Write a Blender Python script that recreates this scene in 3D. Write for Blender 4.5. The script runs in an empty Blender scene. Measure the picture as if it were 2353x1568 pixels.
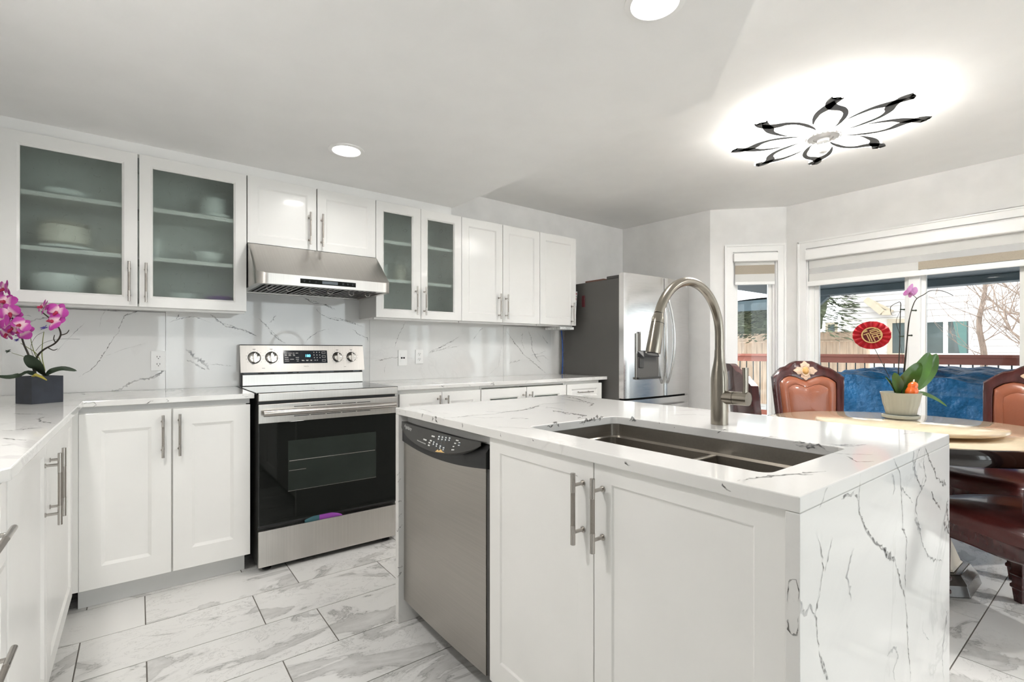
import bpy, bmesh, math, random
from mathutils import Vector, Matrix
random.seed(7)
SC = bpy.context.scene
COL = SC.collection
PI = math.pi

# ------------------------------------------------------------------ camera
FPX, CXP, HYP, CAMH = 1120.9, 1176.5, 806.0, 1.15      # focal length, principal column and horizon row in photo pixels; eye height
YAW = math.radians(37.449)
cam_d = bpy.data.cameras.new('camera')
cam_d.sensor_width = 36.0
cam_d.lens = FPX / 2353 * 36
cam_d.shift_y = (HYP - 784) / 2353
cam_d.clip_start = 0.02
cam = bpy.data.objects.new('camera', cam_d)
COL.objects.link(cam)
cam.location = (0, 0, CAMH)
cam.rotation_euler = (PI / 2, 0, -YAW)
SC.camera = cam

# ------------------------------------------------------------------ world, exposure
W = bpy.data.worlds.new('overcast_sky')
SC.world = W
W.use_nodes = True
bg = W.node_tree.nodes['Background']
bg.inputs['Color'].default_value = (0.93, 0.97, 1.0, 1)
bg.inputs['Strength'].default_value = 1.12
SC.view_settings.view_transform = 'Standard'
SC.view_settings.look = 'None'
SC.view_settings.exposure = 2.12
SC.view_settings.gamma = 1.0
SC.view_settings.use_curve_mapping = False
SC.cycles.max_bounces = 10
SC.cycles.diffuse_bounces = 6
SC.cycles.glossy_bounces = 5
SC.cycles.transmission_bounces = 8
SC.cycles.transparent_max_bounces = 12
SC.cycles.caustics_reflective = False
SC.cycles.caustics_refractive = True
SC.cycles.blur_glossy = 0.6
SC.cycles.sample_clamp_indirect = 6.0

DL = 4.5                                                   # watts of one recessed downlight

def area_light(name, loc, rot, sx, sy, power, color=(1, 1, 1), portal=False, spread=PI, shape='RECTANGLE'):
    d = bpy.data.lights.new(name, 'AREA')
    d.shape = shape
    d.size, d.size_y = sx, sy
    d.energy = power
    d.color = color
    d.spread = spread
    if portal:
        d.cycles.is_portal = True
    o = bpy.data.objects.new(name, d)
    COL.objects.link(o)
    o.location, o.rotation_euler = loc, rot
    return o

# sky light enters through the glazing: portals only steer sampling of the sky
area_light('patio_door_skylight', (4.80, 0.58, 1.0), (0, PI / 2, 0), 2.0, 2.4, 1, portal=True)
area_light('side_window_skylight', (4.80, -2.5, 1.35), (0, PI / 2, 0), 1.3, 1.2, 1, portal=True)
area_light('added_window_skylight', (1.9, -4.15, 1.2), (-PI / 2, 0, 0), 4.6, 2.2, 1, portal=True)

# measured sight lines of the survey: direction of a photo pixel, cut with a plane of known position
SA, CA = math.sin(YAW), math.cos(YAW)
def ray(px, py):
    u, v = (px - CXP) / FPX, (HYP - py) / FPX
    return Vector((SA + CA * u, CA - SA * u, v))
ORG = Vector((0, 0, CAMH))
def on_x(px, py, X): d = ray(px, py); return ORG + d * (X / d.x)
def on_y(px, py, Y): d = ray(px, py); return ORG + d * (Y / d.y)
def on_z(px, py, Z): d = ray(px, py); return ORG + d * ((Z - CAMH) / d.z)
def at(px, py, k): return ORG + ray(px, py) * k

# ------------------------------------------------------------------ mesh builder
class MB:
    def __init__(s):
        s.v, s.f, s.m, s.sm = [], [], [], []
    def poly(s, pts, m=0, sm=False):
        b = len(s.v)
        s.v += [tuple(p) for p in pts]
        s.f.append(tuple(range(b, b + len(pts)))); s.m.append(m); s.sm.append(sm)
    def box(s, x0, x1, y0, y1, z0, z1, m=0):
        s.hexa([(x0, y0, z0), (x1, y0, z0), (x1, y1, z0), (x0, y1, z0), (x0, y0, z1), (x1, y0, z1), (x1, y1, z1), (x0, y1, z1)], m)
    def hexa(s, p, m=0):
        b = len(s.v)
        s.v += [tuple(q) for q in p]
        for q in ((0, 3, 2, 1), (4, 5, 6, 7), (0, 1, 5, 4), (1, 2, 6, 5), (2, 3, 7, 6), (3, 0, 4, 7)):
            s.f.append(tuple(b + i for i in q)); s.m.append(m); s.sm.append(False)
    def mbox(s, F, u0, u1, z0, z1, d0, d1, m=0):          # box in a face frame F(u, z, d)
        s.hexa([F(u0, z0, d0), F(u1, z0, d0), F(u1, z0, d1), F(u0, z0, d1), F(u0, z1, d0), F(u1, z1, d0), F(u1, z1, d1), F(u0, z1, d1)], m)
    def bar(s, a, b, w, h, m=0, up=(0, 0, 1)):
        a, b = Vector(a), Vector(b)
        t = (b - a).normalized(); u = Vector(up)
        sd = t.cross(u)
        if sd.length < 1e-4: sd = t.cross(Vector((1, 0, 0)))
        sd.normalize(); u = sd.cross(t)
        p = []
        for e in (a, b):
            for (i, j) in ((-1, -1), (1, -1), (1, 1), (-1, 1)):
                p.append(e + sd * (i * w / 2) + u * (j * h / 2))
        s.hexa([p[0], p[1], p[5], p[4], p[3], p[2], p[6], p[7]], m)
    def rings(s, rs, m=0, sm=True, close=True, cap=True):   # list of rings of points
        b = len(s.v); n = len(rs[0])
        for r in rs: s.v += [tuple(p) for p in r]
        for i in range(len(rs) - 1):
            for j in range(n if close else n - 1):
                k = (j + 1) % n
                s.f.append((b + i * n + j, b + i * n + k, b + (i + 1) * n + k, b + (i + 1) * n + j)); s.m.append(m); s.sm.append(sm)
        if cap and close:
            s.f.append(tuple(b + j for j in reversed(range(n)))); s.m.append(m); s.sm.append(False)
            s.f.append(tuple(b + (len(rs) - 1) * n + j for j in range(n))); s.m.append(m); s.sm.append(False)
    def tube(s, pts, r, n=10, m=0, cap=True, flat=1.0, up=None):
        pts = [Vector(p) for p in pts]
        R = r if isinstance(r, (list, tuple)) else [r] * len(pts)
        ref = None; rs = []
        for i, p in enumerate(pts):
            t = (pts[min(i + 1, len(pts) - 1)] - pts[max(i - 1, 0)]).normalized()
            if ref is None:
                ref = Vector(up) if up else (Vector((0, 0, 1)) if abs(t.z) < 0.9 else Vector((1, 0, 0)))
            sd = t.cross(ref); sd.normalize(); ref = sd.cross(t).normalized()
            rs.append([p + sd * (math.cos(2 * PI * j / n) * R[i]) + ref * (math.sin(2 * PI * j / n) * R[i] * flat) for j in range(n)])
        s.rings(rs, m, True, True, cap)
    def lathe(s, prof, c=(0, 0, 0), n=32, m=0, cap=True, F=None):
        cx, cy, cz = c
        rs = []
        for (r, z) in prof:
            ring = [(cx + r * math.cos(2 * PI * j / n), cy + r * math.sin(2 * PI * j / n), cz + z) for j in range(n)]
            rs.append([F(*p) for p in ring] if F else ring)
        s.rings(rs, m, True, True, cap)
    def prism(s, pts, z0, z1, m=0, F=None):
        F = F or (lambda x, y, z: (x, y, z))
        b = [F(x, y, z0) for x, y in pts]; t = [F(x, y, z1) for x, y in pts]
        n = len(pts)
        s.poly(list(reversed(b)), m); s.poly(t, m)
        for i in range(n):
            j = (i + 1) % n
            s.poly([b[i], b[j], t[j], t[i]], m)
    def grid(s, fn, nu, nv, m=0, sm=True):
        b = len(s.v)
        for i in range(nu + 1):
            for j in range(nv + 1):
                s.v.append(tuple(fn(i / nu, j / nv)))
        for i in range(nu):
            for j in range(nv):
                a = b + i * (nv + 1) + j
                s.f.append((a, a + 1, a + nv + 2, a + nv + 1)); s.m.append(m); s.sm.append(sm)
    def ball(s, c, rx, ry, rz, n=16, k=10, m=0):
        rs = []
        for i in range(k + 1):
            a = -PI / 2 + PI * (0.02 + 0.96 * i / k)
            rs.append([(c[0] + rx * math.cos(a) * math.cos(2 * PI * j / n), c[1] + ry * math.cos(a) * math.sin(2 * PI * j / n), c[2] + rz * math.sin(a)) for j in range(n)])
        s.rings(rs, m)
    def ribbon(s, pts, w, N, m=0, jag=0.35, taper=True, rnd=None):   # a thin vein lying on a plane of normal N
        rnd = rnd or random.Random(len(pts) * 31 + int(abs(pts[0][0]) * 977))
        P = [Vector(p) for p in pts]; N = Vector(N).normalized()
        Q = []
        for i in range(len(P) - 1):
            n = max(2, int((P[i + 1] - P[i]).length / 0.006))
            for j in range(n): Q.append(P[i].lerp(P[i + 1], j / n))
        Q.append(P[-1])
        T0 = len(Q); off = 0.0; L = []; R = []
        for i, q in enumerate(Q):
            t = (Q[min(i + 1, T0 - 1)] - Q[max(i - 1, 0)]).normalized(); sd = t.cross(N)
            off = 0.8 * off + rnd.uniform(-1, 1) * min(w, 0.004) * 0.6
            e = min(1, 6 * i / T0 + 0.15, 6 * (T0 - 1 - i) / T0 + 0.15) if taper else 1
            ww = w * e * (0.35 + 1.1 * rnd.random() ** 2 + jag * rnd.random())
            a = rnd.random()
            L.append(q + sd * (off + ww * a)); R.append(q + sd * (off - ww * (1 - a)))
        s.rings([L, R], m, False, False, False)
    def build(s, name, mats, parent=None, local=False, bevel=0.0, seg=2, subsurf=0, recalc=True):
        me = bpy.data.meshes.new(name)
        off = Vector((0, 0, 0))
        if parent is not None and not local:
            p = parent
            while p is not None: off = off + p.location; p = p.parent
        me.from_pydata([(a[0] - off.x, a[1] - off.y, a[2] - off.z) for a in s.v], [], s.f)
        for mt in (mats if isinstance(mats, (list, tuple)) else [mats]): me.materials.append(mt)
        me.polygons.foreach_set('material_index', s.m)
        me.polygons.foreach_set('use_smooth', s.sm)
        if recalc:
            bm = bmesh.new(); bm.from_mesh(me)
            bmesh.ops.remove_doubles(bm, verts=bm.verts, dist=1e-5)
            bmesh.ops.recalc_face_normals(bm, faces=bm.faces)
            bm.to_mesh(me); bm.free()
        me.update()
        if any(s.sm): me.set_sharp_from_angle(angle=math.radians(48))
        o = bpy.data.objects.new(name, me)
        COL.objects.link(o)
        if parent is not None: o.parent = parent
        if subsurf:
            md = o.modifiers.new('Subdivision', 'SUBSURF'); md.levels = md.render_levels = subsurf
        if bevel:
            md = o.modifiers.new('Bevel', 'BEVEL'); md.width = bevel; md.segments = seg
            md.limit_method = 'ANGLE'; md.angle_limit = math.radians(40); md.harden_normals = False
        return o

def tag(o, label=None, cat=None, group=None, kind=None):
    if label: o['label'] = label
    if cat: o['category'] = cat
    if group: o['group'] = group
    if kind: o['kind'] = kind
    return o
def thing(name, label, cat, loc, group=None, rotz=0.0):
    o = bpy.data.objects.new(name, None)
    o.empty_display_size = 0.1
    COL.objects.link(o)
    o.location = loc; o.rotation_euler = (0, 0, rotz)
    return tag(o, label, cat, group)
def struct(o): o['kind'] = 'structure'; return o
def copy_tree(o, parent=None):
    c = o.copy(); COL.objects.link(c)
    if parent is not None: c.parent = parent
    for ch in list(o.children): copy_tree(ch, c)
    return c
def spline(P, n=8, closed=False):
    P = [Vector(p) for p in P]; N = len(P); out = []
    for i in range(N if closed else N - 1):
        g = (lambda k: P[k % N]) if closed else (lambda k: P[max(0, min(N - 1, k))])
        a, b, c, d = g(i - 1), g(i), g(i + 1), g(i + 2)
        for j in range(n):
            t = j / n
            out.append(0.5 * ((2 * b) + (c - a) * t + (2 * a - 5 * b + 4 * c - d) * t * t + (3 * b - a - 3 * c + d) * t ** 3))
    if not closed: out.append(P[-1])
    return out
def text_part(name, body, size, F, mat, parent, shear=0.0, align='CENTER'):   # raised lettering laid on a face by F(u, v)
    cu = bpy.data.curves.new(name, 'FONT'); cu.body = body; cu.size = size; cu.align_x = align; cu.align_y = 'CENTER'; cu.shear = shear
    cu.resolution_u = 3
    t = bpy.data.objects.new(name, cu); COL.objects.link(t)
    bpy.context.view_layer.update()
    me = bpy.data.meshes.new_from_object(t.evaluated_get(bpy.context.evaluated_depsgraph_get()))
    bpy.data.objects.remove(t); bpy.data.curves.remove(cu)
    b = MB()
    vs = [F(v.co.x, v.co.y) for v in me.vertices]
    for p in me.polygons: b.poly([vs[i] for i in p.vertices])
    bpy.data.meshes.remove(me)
    return b.build(name, mat, parent, recalc=False)

# face frames: u along the face, z up, d out towards the room
def face_y(Y): return lambda u, z, d: (u, Y - d, z)       # faces the camera side (-Y)
def face_xp(X): return lambda u, z, d: (X + d, u, z)      # faces +X
def face_xn(X): return lambda u, z, d: (X - d, u, z)      # faces -X

# ------------------------------------------------------------------ materials
def nt_new(name):
    m = bpy.data.materials.new(name); m.use_nodes = True
    t = m.node_tree
    return m, t, t.nodes['Principled BSDF']
def node(t, kind, **kw):
    n = t.nodes.new(kind)
    for k, v in kw.items():
        if k in n.inputs: n.inputs[k].default_value = v
        else: setattr(n, k, v)
    return n
def ramp(t, fac, stops):
    r = t.nodes.new('ShaderNodeValToRGB'); e = r.color_ramp.elements
    while len(e) < len(stops): e.new(0.5)
    for i, (p, c) in enumerate(stops):
        e[i].position = p; e[i].color = (*c, 1) if len(c) == 3 else c
    t.links.new(fac, r.inputs['Fac']); return r
def mixc(t, fac, a, b, mode='MIX'):
    n = t.nodes.new('ShaderNodeMix'); n.data_type = 'RGBA'; n.blend_type = mode
    for sock, v in ((n.inputs[0], fac), (n.inputs[6], a), (n.inputs[7], b)):
        if hasattr(v, 'is_linked') or hasattr(v, 'links'): t.links.new(v, sock)
        else: sock.default_value = v if not isinstance(v, tuple) or len(v) == 4 else (*v, 1)
    return n.outputs[2]
def mat(name, c, rough=0.5, metal=0.0, var=0.04, scale=6.0, bump=0.0, bscale=120.0, coat=0.0, spec=0.5, emit=None, es=0.0, stretch=None, trans=0.0, ior=1.45, sss=0.0):
    m, t, p = nt_new(name)
    co = node(t, 'ShaderNodeTexCoord'); mp = node(t, 'ShaderNodeMapping')
    if stretch: mp.inputs['Scale'].default_value = stretch
    t.links.new(co.outputs['Object'], mp.inputs['Vector'])
    nz = node(t, 'ShaderNodeTexNoise', Scale=scale, Detail=4.0)
    t.links.new(mp.outputs['Vector'], nz.inputs['Vector'])
    lo = tuple(max(0, x * (1 - var)) for x in c); hi = tuple(min(1, x * (1 + var)) for x in c)
    r = ramp(t, nz.outputs['Fac'], [(0.3, lo), (0.7, hi)])
    t.links.new(r.outputs['Color'], p.inputs['Base Color'])
    p.inputs['Roughness'].default_value = rough
    p.inputs['Metallic'].default_value = metal
    p.inputs['Specular IOR Level'].default_value = spec
    p.inputs['IOR'].default_value = ior
    if coat: p.inputs['Coat Weight'].default_value = coat; p.inputs['Coat Roughness'].default_value = 0.06
    if trans: p.inputs['Transmission Weight'].default_value = trans
    if sss: p.inputs['Subsurface Weight'].default_value = sss; p.inputs['Subsurface Radius'].default_value = (0.02, 0.01, 0.01)
    if emit: p.inputs['Emission Color'].default_value = (*emit, 1); p.inputs['Emission Strength'].default_value = es
    if bump:
        n2 = node(t, 'ShaderNodeTexNoise', Scale=bscale, Detail=3.0)
        t.links.new(mp.outputs['Vector'], n2.inputs['Vector'])
        b = node(t, 'ShaderNodeBump', Strength=bump, Distance=0.002)
        t.links.new(n2.outputs['Fac'], b.inputs['Height']); t.links.new(b.outputs['Normal'], p.inputs['Normal'])
    return m
def steel(name, c=(0.62, 0.60, 0.575), rough=0.28, stretch=(2, 2, 260), aniso=0.0, rv=0.1):
    m, t, p = nt_new(name)
    co = node(t, 'ShaderNodeTexCoord'); mp = node(t, 'ShaderNodeMapping'); mp.inputs['Scale'].default_value = stretch
    t.links.new(co.outputs['Object'], mp.inputs['Vector'])
    nz = node(t, 'ShaderNodeTexNoise', Scale=1.0, Detail=3.0)
    t.links.new(mp.outputs['Vector'], nz.inputs['Vector'])
    r = ramp(t, nz.outputs['Fac'], [(0.3, tuple(x * 0.95 for x in c)), (0.7, tuple(min(1, x * 1.05) for x in c))])
    t.links.new(r.outputs['Color'], p.inputs['Base Color'])
    mr = node(t, 'ShaderNodeMapRange'); mr.inputs['To Min'].default_value = rough - rv / 2; mr.inputs['To Max'].default_value = rough + rv / 2
    t.links.new(nz.outputs['Fac'], mr.inputs['Value']); t.links.new(mr.outputs['Result'], p.inputs['Roughness'])
    b = node(t, 'ShaderNodeBump', Strength=0.04, Distance=0.001)
    t.links.new(nz.outputs['Fac'], b.inputs['Height']); t.links.new(b.outputs['Normal'], p.inputs['Normal'])
    p.inputs['Metallic'].default_value = 1.0
    if aniso:
        p.inputs['Anisotropic'].default_value = aniso
        tg = node(t, 'ShaderNodeTangent', direction_type='RADIAL', axis='Z'); t.links.new(tg.outputs[0], p.inputs['Tangent'])
    return m
def marble(name, base=(0.80, 0.795, 0.775), vein=(0.30, 0.29, 0.28), rough=0.08, scale=1.6, amount=0.5, cloud=0.25, stretch=(1, 1, 1), rotz=0.0, tiled=False, thin=0.018):
    m, t, p = nt_new(name)
    co = node(t, 'ShaderNodeTexCoord'); mp = node(t, 'ShaderNodeMapping')
    mp.inputs['Scale'].default_value = stretch; mp.inputs['Rotation'].default_value = (0, 0, rotz)
    vec = co.outputs['Object']
    if tiled:                                              # every tile is cut from another piece of the pattern
        at_ = node(t, 'ShaderNodeAttribute', attribute_name='tile_shift')
        ad = node(t, 'ShaderNodeVectorMath', operation='ADD')
        t.links.new(vec, ad.inputs[0]); t.links.new(at_.outputs['Vector'], ad.inputs[1]); vec = ad.outputs[0]
    t.links.new(vec, mp.inputs['Vector'])
    n1 = node(t, 'ShaderNodeTexNoise', Scale=scale, Detail=7.0, Roughness=0.62, Distortion=0.9)
    t.links.new(mp.outputs['Vector'], n1.inputs['Vector'])
    def ridge(n, w):
        s = node(t, 'ShaderNodeMath', operation='SUBTRACT'); s.inputs[1].default_value = 0.5; t.links.new(n.outputs['Fac'], s.inputs[0])
        a = node(t, 'ShaderNodeMath', operation='ABSOLUTE'); t.links.new(s.outputs[0], a.inputs[0])
        r = node(t, 'ShaderNodeMapRange'); r.inputs['From Max'].default_value = w; r.inputs['To Min'].default_value = 1; r.inputs['To Max'].default_value = 0
        t.links.new(a.outputs[0], r.inputs['Value']); return r.outputs['Result']
    n2 = node(t, 'ShaderNodeTexNoise', Scale=scale * 0.9, Detail=2.0); t.links.new(mp.outputs['Vector'], n2.inputs['Vector'])
    mask = ramp(t, n2.outputs['Fac'], [(0.47, (0, 0, 0)), (0.62, (1, 1, 1))])
    r1 = node(t, 'ShaderNodeMath', operation='MULTIPLY'); t.links.new(ridge(n1, thin), r1.inputs[0]); t.links.new(mask.outputs['Color'], r1.inputs[1])
    n3 = node(t, 'ShaderNodeTexNoise', Scale=scale * 1.3, Detail=9.0, Roughness=0.68, Distortion=1.6); t.links.new(mp.outputs['Vector'], n3.inputs['Vector'])
    cl = ramp(t, n3.outputs['Fac'], [(0.52, (0, 0, 0)), (0.75, (1, 1, 1))])
    c2 = node(t, 'ShaderNodeMath', operation='MULTIPLY'); c2.inputs[1].default_value = cloud; t.links.new(cl.outputs['Color'], c2.inputs[0])
    a2 = node(t, 'ShaderNodeMath', operation='MULTIPLY'); a2.inputs[1].default_value = amount; t.links.new(r1.outputs[0], a2.inputs[0])
    sm = node(t, 'ShaderNodeMath', operation='MAXIMUM'); t.links.new(c2.outputs[0], sm.inputs[0]); t.links.new(a2.outputs[0], sm.inputs[1])
    t.links.new(mixc(t, sm.outputs[0], base, vein), p.inputs['Base Color'])
    p.inputs['Roughness'].default_value = rough
    return m
def vein_mat(name, c, alpha=0.8, rough=0.1, scale=90.0):        # broken mineral vein, partly see-through to the slab
    m, t, p = nt_new(name)
    co = node(t, 'ShaderNodeTexCoord'); nz = node(t, 'ShaderNodeTexNoise', Scale=scale, Detail=4.0)
    t.links.new(co.outputs['Object'], nz.inputs['Vector'])
    r = ramp(t, nz.outputs['Fac'], [(0.33, (0.0, 0.0, 0.0)), (0.6, (alpha, alpha, alpha))])
    t.links.new(r.outputs['Color'], p.inputs['Alpha'])
    p.inputs['Base Color'].default_value = (*c, 1); p.inputs['Roughness'].default_value = rough
    return m
def pane_mat(name, tint=(0.95, 0.97, 0.965), refl=0.55):
    m, t, p = nt_new(name)
    t.nodes.remove(p); out = t.nodes['Material Output']
    tr = node(t, 'ShaderNodeBsdfTransparent'); tr.inputs['Color'].default_value = (*tint, 1)
    gl = node(t, 'ShaderNodeBsdfGlossy', Roughness=0.0)
    fr = node(t, 'ShaderNodeFresnel', IOR=1.45)
    nz = node(t, 'ShaderNodeTexNoise', Scale=3.0)
    mu = node(t, 'ShaderNodeMath', operation='MULTIPLY'); mu.inputs[1].default_value = refl
    t.links.new(fr.outputs[0], mu.inputs[0])
    mx = node(t, 'ShaderNodeMixShader')
    t.links.new(mu.outputs[0], mx.inputs[0]); t.links.new(tr.outputs[0], mx.inputs[1]); t.links.new(gl.outputs[0], mx.inputs[2])
    t.links.new(mx.outputs[0], out.inputs['Surface'])
    return m
def glow(name, c, s):
    m, t, p = nt_new(name)
    p.inputs['Base Color'].default_value = (*c, 1); p.inputs['Emission Color'].default_value = (*c, 1); p.inputs['Emission Strength'].default_value = s
    return m

M = {}
M['wall'] = mat('wall_paint', (0.80, 0.79, 0.775), 0.7, bump=0.05, bscale=300)
M['ceil'] = mat('ceiling_paint', (0.86, 0.855, 0.845), 0.8, var=0.015, bump=0.05, bscale=260)
M['cab'] = mat('white_lacquer', (0.83, 0.82, 0.795), 0.32, var=0.015, coat=0.15)
M['cabin'] = mat('cabinet_interior', (0.78, 0.78, 0.76), 0.6, var=0.02)
M['trimw'] = mat('white_trim', (0.86, 0.855, 0.84), 0.35, var=0.015)
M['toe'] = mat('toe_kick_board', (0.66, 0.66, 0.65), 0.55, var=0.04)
M['railgrey'] = mat('grey_rail', (0.60, 0.60, 0.595), 0.5)
M['quartz'] = marble('quartz_slab', (0.74, 0.73, 0.708), (0.36, 0.34, 0.33), 0.07, 1.5, 0.30, 0.10)
M['tile'] = marble('splash_slab', (0.76, 0.76, 0.75), (0.42, 0.41, 0.41), 0.04, 1.2, 0.10, 0.10)
def floor_mat(name):
    m, t, p = nt_new(name)
    co = node(t, 'ShaderNodeTexCoord'); at_ = node(t, 'ShaderNodeAttribute', attribute_name='tile_shift')
    ad = node(t, 'ShaderNodeVectorMath', operation='ADD'); t.links.new(co.outputs['Object'], ad.inputs[0]); t.links.new(at_.outputs['Vector'], ad.inputs[1])
    mp = node(t, 'ShaderNodeMapping'); mp.inputs['Scale'].default_value = (1.0, 1.75, 1); mp.inputs['Rotation'].default_value = (0, 0, math.radians(-35)); t.links.new(ad.outputs[0], mp.inputs['Vector'])
    n = node(t, 'ShaderNodeTexNoise', Scale=2.1, Detail=8.0, Roughness=0.60, Distortion=1.0); t.links.new(mp.outputs['Vector'], n.inputs['Vector'])
    n2 = node(t, 'ShaderNodeTexNoise', Scale=7.0, Detail=6.0, Roughness=0.7, Distortion=0.6); t.links.new(mp.outputs['Vector'], n2.inputs['Vector'])
    n4 = node(t, 'ShaderNodeTexNoise', Scale=1.3, Detail=2.0); t.links.new(mp.outputs['Vector'], n4.inputs['Vector'])
    cloud = ramp(t, n.outputs['Fac'], [(0.52, (0, 0, 0)), (0.575, (.62, .62, .62)), (0.66, (.30, .30, .30)), (0.72, (.7, .7, .7))])
    tex = ramp(t, n2.outputs['Fac'], [(0.35, (.45, .45, .45)), (0.65, (1, 1, 1))])
    vein = ramp(t, n.outputs['Fac'], [(0.545, (0, 0, 0)), (0.56, (1, 1, 1)), (0.575, (0, 0, 0))])
    vein2 = ramp(t, n2.outputs['Fac'], [(0.485, (0, 0, 0)), (0.50, (1, 1, 1)), (0.515, (0, 0, 0))])
    gate = ramp(t, n4.outputs['Fac'], [(0.42, (0, 0, 0)), (0.60, (1, 1, 1))])
    def mul(a, b_): 
        q = node(t, 'ShaderNodeMath', operation='MULTIPLY'); t.links.new(a, q.inputs[0])
        if hasattr(b_, 'links'): t.links.new(b_, q.inputs[1])
        else: q.inputs[1].default_value = b_
        return q.outputs[0]
    def mx_(a, b_): q = node(t, 'ShaderNodeMath', operation='MAXIMUM'); t.links.new(a, q.inputs[0]); t.links.new(b_, q.inputs[1]); return q.outputs[0]
    f = mx_(mul(mul(cloud.outputs['Color'], tex.outputs['Color']), 0.78), mx_(mul(mul(vein.outputs['Color'], tex.outputs['Color']), 0.85), mul(mul(vein2.outputs['Color'], gate.outputs['Color']), 0.42)))
    t.links.new(mixc(t, f, (0.78, 0.77, 0.75), (0.20, 0.195, 0.185)), p.inputs['Base Color'])
    p.inputs['Roughness'].default_value = 0.24
    return m
M['floor'] = floor_mat('floor_tile')
M['grout'] = mat('grout', (0.16, 0.145, 0.13), 0.85)
M['vdark'] = vein_mat('dark_vein', (0.14, 0.132, 0.125), 0.85)
M['vmid'] = vein_mat('grey_vein', (0.20, 0.20, 0.20), 0.75)
M['vsoft'] = vein_mat('soft_vein', (0.30, 0.30, 0.31), 0.55, scale=22)
M['steel'] = steel('brushed_steel', (0.60, 0.575, 0.545), 0.30, (260, 2, 2))
M['steelv'] = steel('brushed_steel_upright', (0.70, 0.695, 0.69), 0.20, (1.5, 260, 260), aniso=0.6)
M['steeld'] = steel('worn_steel', (0.43, 0.405, 0.375), 0.36, (3, 3, 200), rv=0.16)
M['sink'] = steel('sink_steel', (0.40, 0.375, 0.34), 0.33, (2, 200, 200))
M['nickel'] = steel('satin_nickel', (0.29, 0.262, 0.22), 0.24, (40, 40, 2))
M['handle'] = steel('handle_metal', (0.50, 0.47, 0.44), 0.22, (90, 90, 3))
M['handled'] = steel('knurled_grip', (0.36, 0.33, 0.30), 0.40, (300, 300, 300))
M['knob'] = mat('knob_metal', (0.75, 0.73, 0.70), 0.2, 1.0, var=0.02)
M['black'] = mat('black_plastic', (0.018, 0.018, 0.019), 0.35, var=0.1)
M['charcoal'] = mat('charcoal_panel', (0.055, 0.053, 0.05), 0.4, var=0.08)
M['blackgl'] = mat('black_glass', (0.006, 0.007, 0.006), 0.04, var=0.1, spec=0.32)
M['ovenwin'] = mat('oven_window_glass', (0.020, 0.026, 0.022), 0.05, var=0.15, spec=0.4)
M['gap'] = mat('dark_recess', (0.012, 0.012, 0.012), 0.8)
M['fridgeside'] = mat('fridge_side_grey', (0.105, 0.10, 0.093), 0.45, var=0.03)
M['frost'] = mat('frosted_glass', (0.76, 0.82, 0.79), 0.36, var=0.03, trans=1.0, ior=1.3, bump=0.1, bscale=500)
M['etch'] = vein_mat('etched_mark', (0.75, 0.77, 0.76), 0.55, rough=0.6, scale=300)
M['pane'] = pane_mat('window_pane')
M['porcelain'] = mat('porcelain', (0.90, 0.93, 0.92), 0.2, coat=0.3)
M['cream'] = mat('cream_stoneware', (0.78, 0.74, 0.66), 0.3)
M['purple'] = mat('purple_lid', (0.22, 0.04, 0.40), 0.4)
M['clear'] = mat('tumbler_glass', (0.75, 0.78, 0.77), 0.15)
M['screen'] = glow('clock_digits', (0.05, 0.45, 1.0), 3.0)
M['screenbg'] = mat('dark_display', (0.012, 0.016, 0.024), 0.08)
M['greyscreen'] = mat('grey_display', (0.10, 0.115, 0.13), 0.1)
M['baffle'] = steel('baffle_steel', (0.17, 0.165, 0.155), 0.35, (3, 3, 200))
M['white'] = mat('white_print', (0.72, 0.72, 0.70), 0.5)
M['darkprint'] = mat('dark_print', (0.05, 0.05, 0.05), 0.5)
M['plate'] = mat('outlet_plastic', (0.86, 0.86, 0.85), 0.3)
M['bulb'] = glow('downlight_lens', (1.0, 0.98, 0.95), 3.0)
M['acrylic'] = glow('lit_acrylic', (1.0, 0.985, 0.96), 1.5)
M['lampdark'] = mat('dark_petal_trim', (0.10, 0.098, 0.095), 0.45)
M['chrome'] = mat('lamp_chrome', (0.75, 0.74, 0.73), 0.15, 1.0)
M['crystal'] = mat('crystal', (0.85, 0.85, 0.85), 0.12)
M['lamphub'] = mat('lamp_hub_enamel', (0.52, 0.51, 0.50), 0.3)
M['wood'] = mat('mahogany', (0.060, 0.014, 0.014), 0.22, var=0.35, scale=9, stretch=(4, 4, 0.7), coat=0.5)
M['leather'] = mat('tan_leather', (0.27, 0.085, 0.042), 0.33, var=0.14, scale=5, bump=0.25, bscale=90, coat=0.25)
M['leatherd'] = mat('burgundy_leather', (0.075, 0.016, 0.014), 0.30, var=0.2, scale=7, bump=0.2, bscale=90, coat=0.25)
M['gold'] = mat('carved_gilt', (0.62, 0.45, 0.33), 0.45, var=0.15, scale=40)
M['amber'] = mat('amber_stone', (0.62, 0.36, 0.12), 0.15, var=0.2, scale=20, coat=0.5)
M['stone'] = mat('travertine', (0.66, 0.55, 0.39), 0.08, var=0.08, scale=4, stretch=(1, 5, 1), coat=0.5)
M['stonep'] = mat('pedestal_stone', (0.55, 0.49, 0.40), 0.3, var=0.1)
M['stoned'] = mat('dark_marble', (0.05, 0.042, 0.036), 0.15, var=0.6, scale=14, coat=0.3)
M['rim'] = mat('black_lacquer_rim', (0.014, 0.010, 0.010), 0.10, var=0.2, coat=0.6)
M['potgrey'] = mat('grey_ceramic', (0.40, 0.42, 0.38), 0.3, var=0.06)
M['potslate'] = mat('slate_pot', (0.020, 0.024, 0.034), 0.5, var=0.3, scale=14)
M['soil'] = mat('potting_bark', (0.05, 0.03, 0.02), 0.9, var=0.4, scale=60)
M['leaf'] = mat('orchid_leaf', (0.045, 0.115, 0.015), 0.28, var=0.35, scale=8, coat=0.3)
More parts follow.
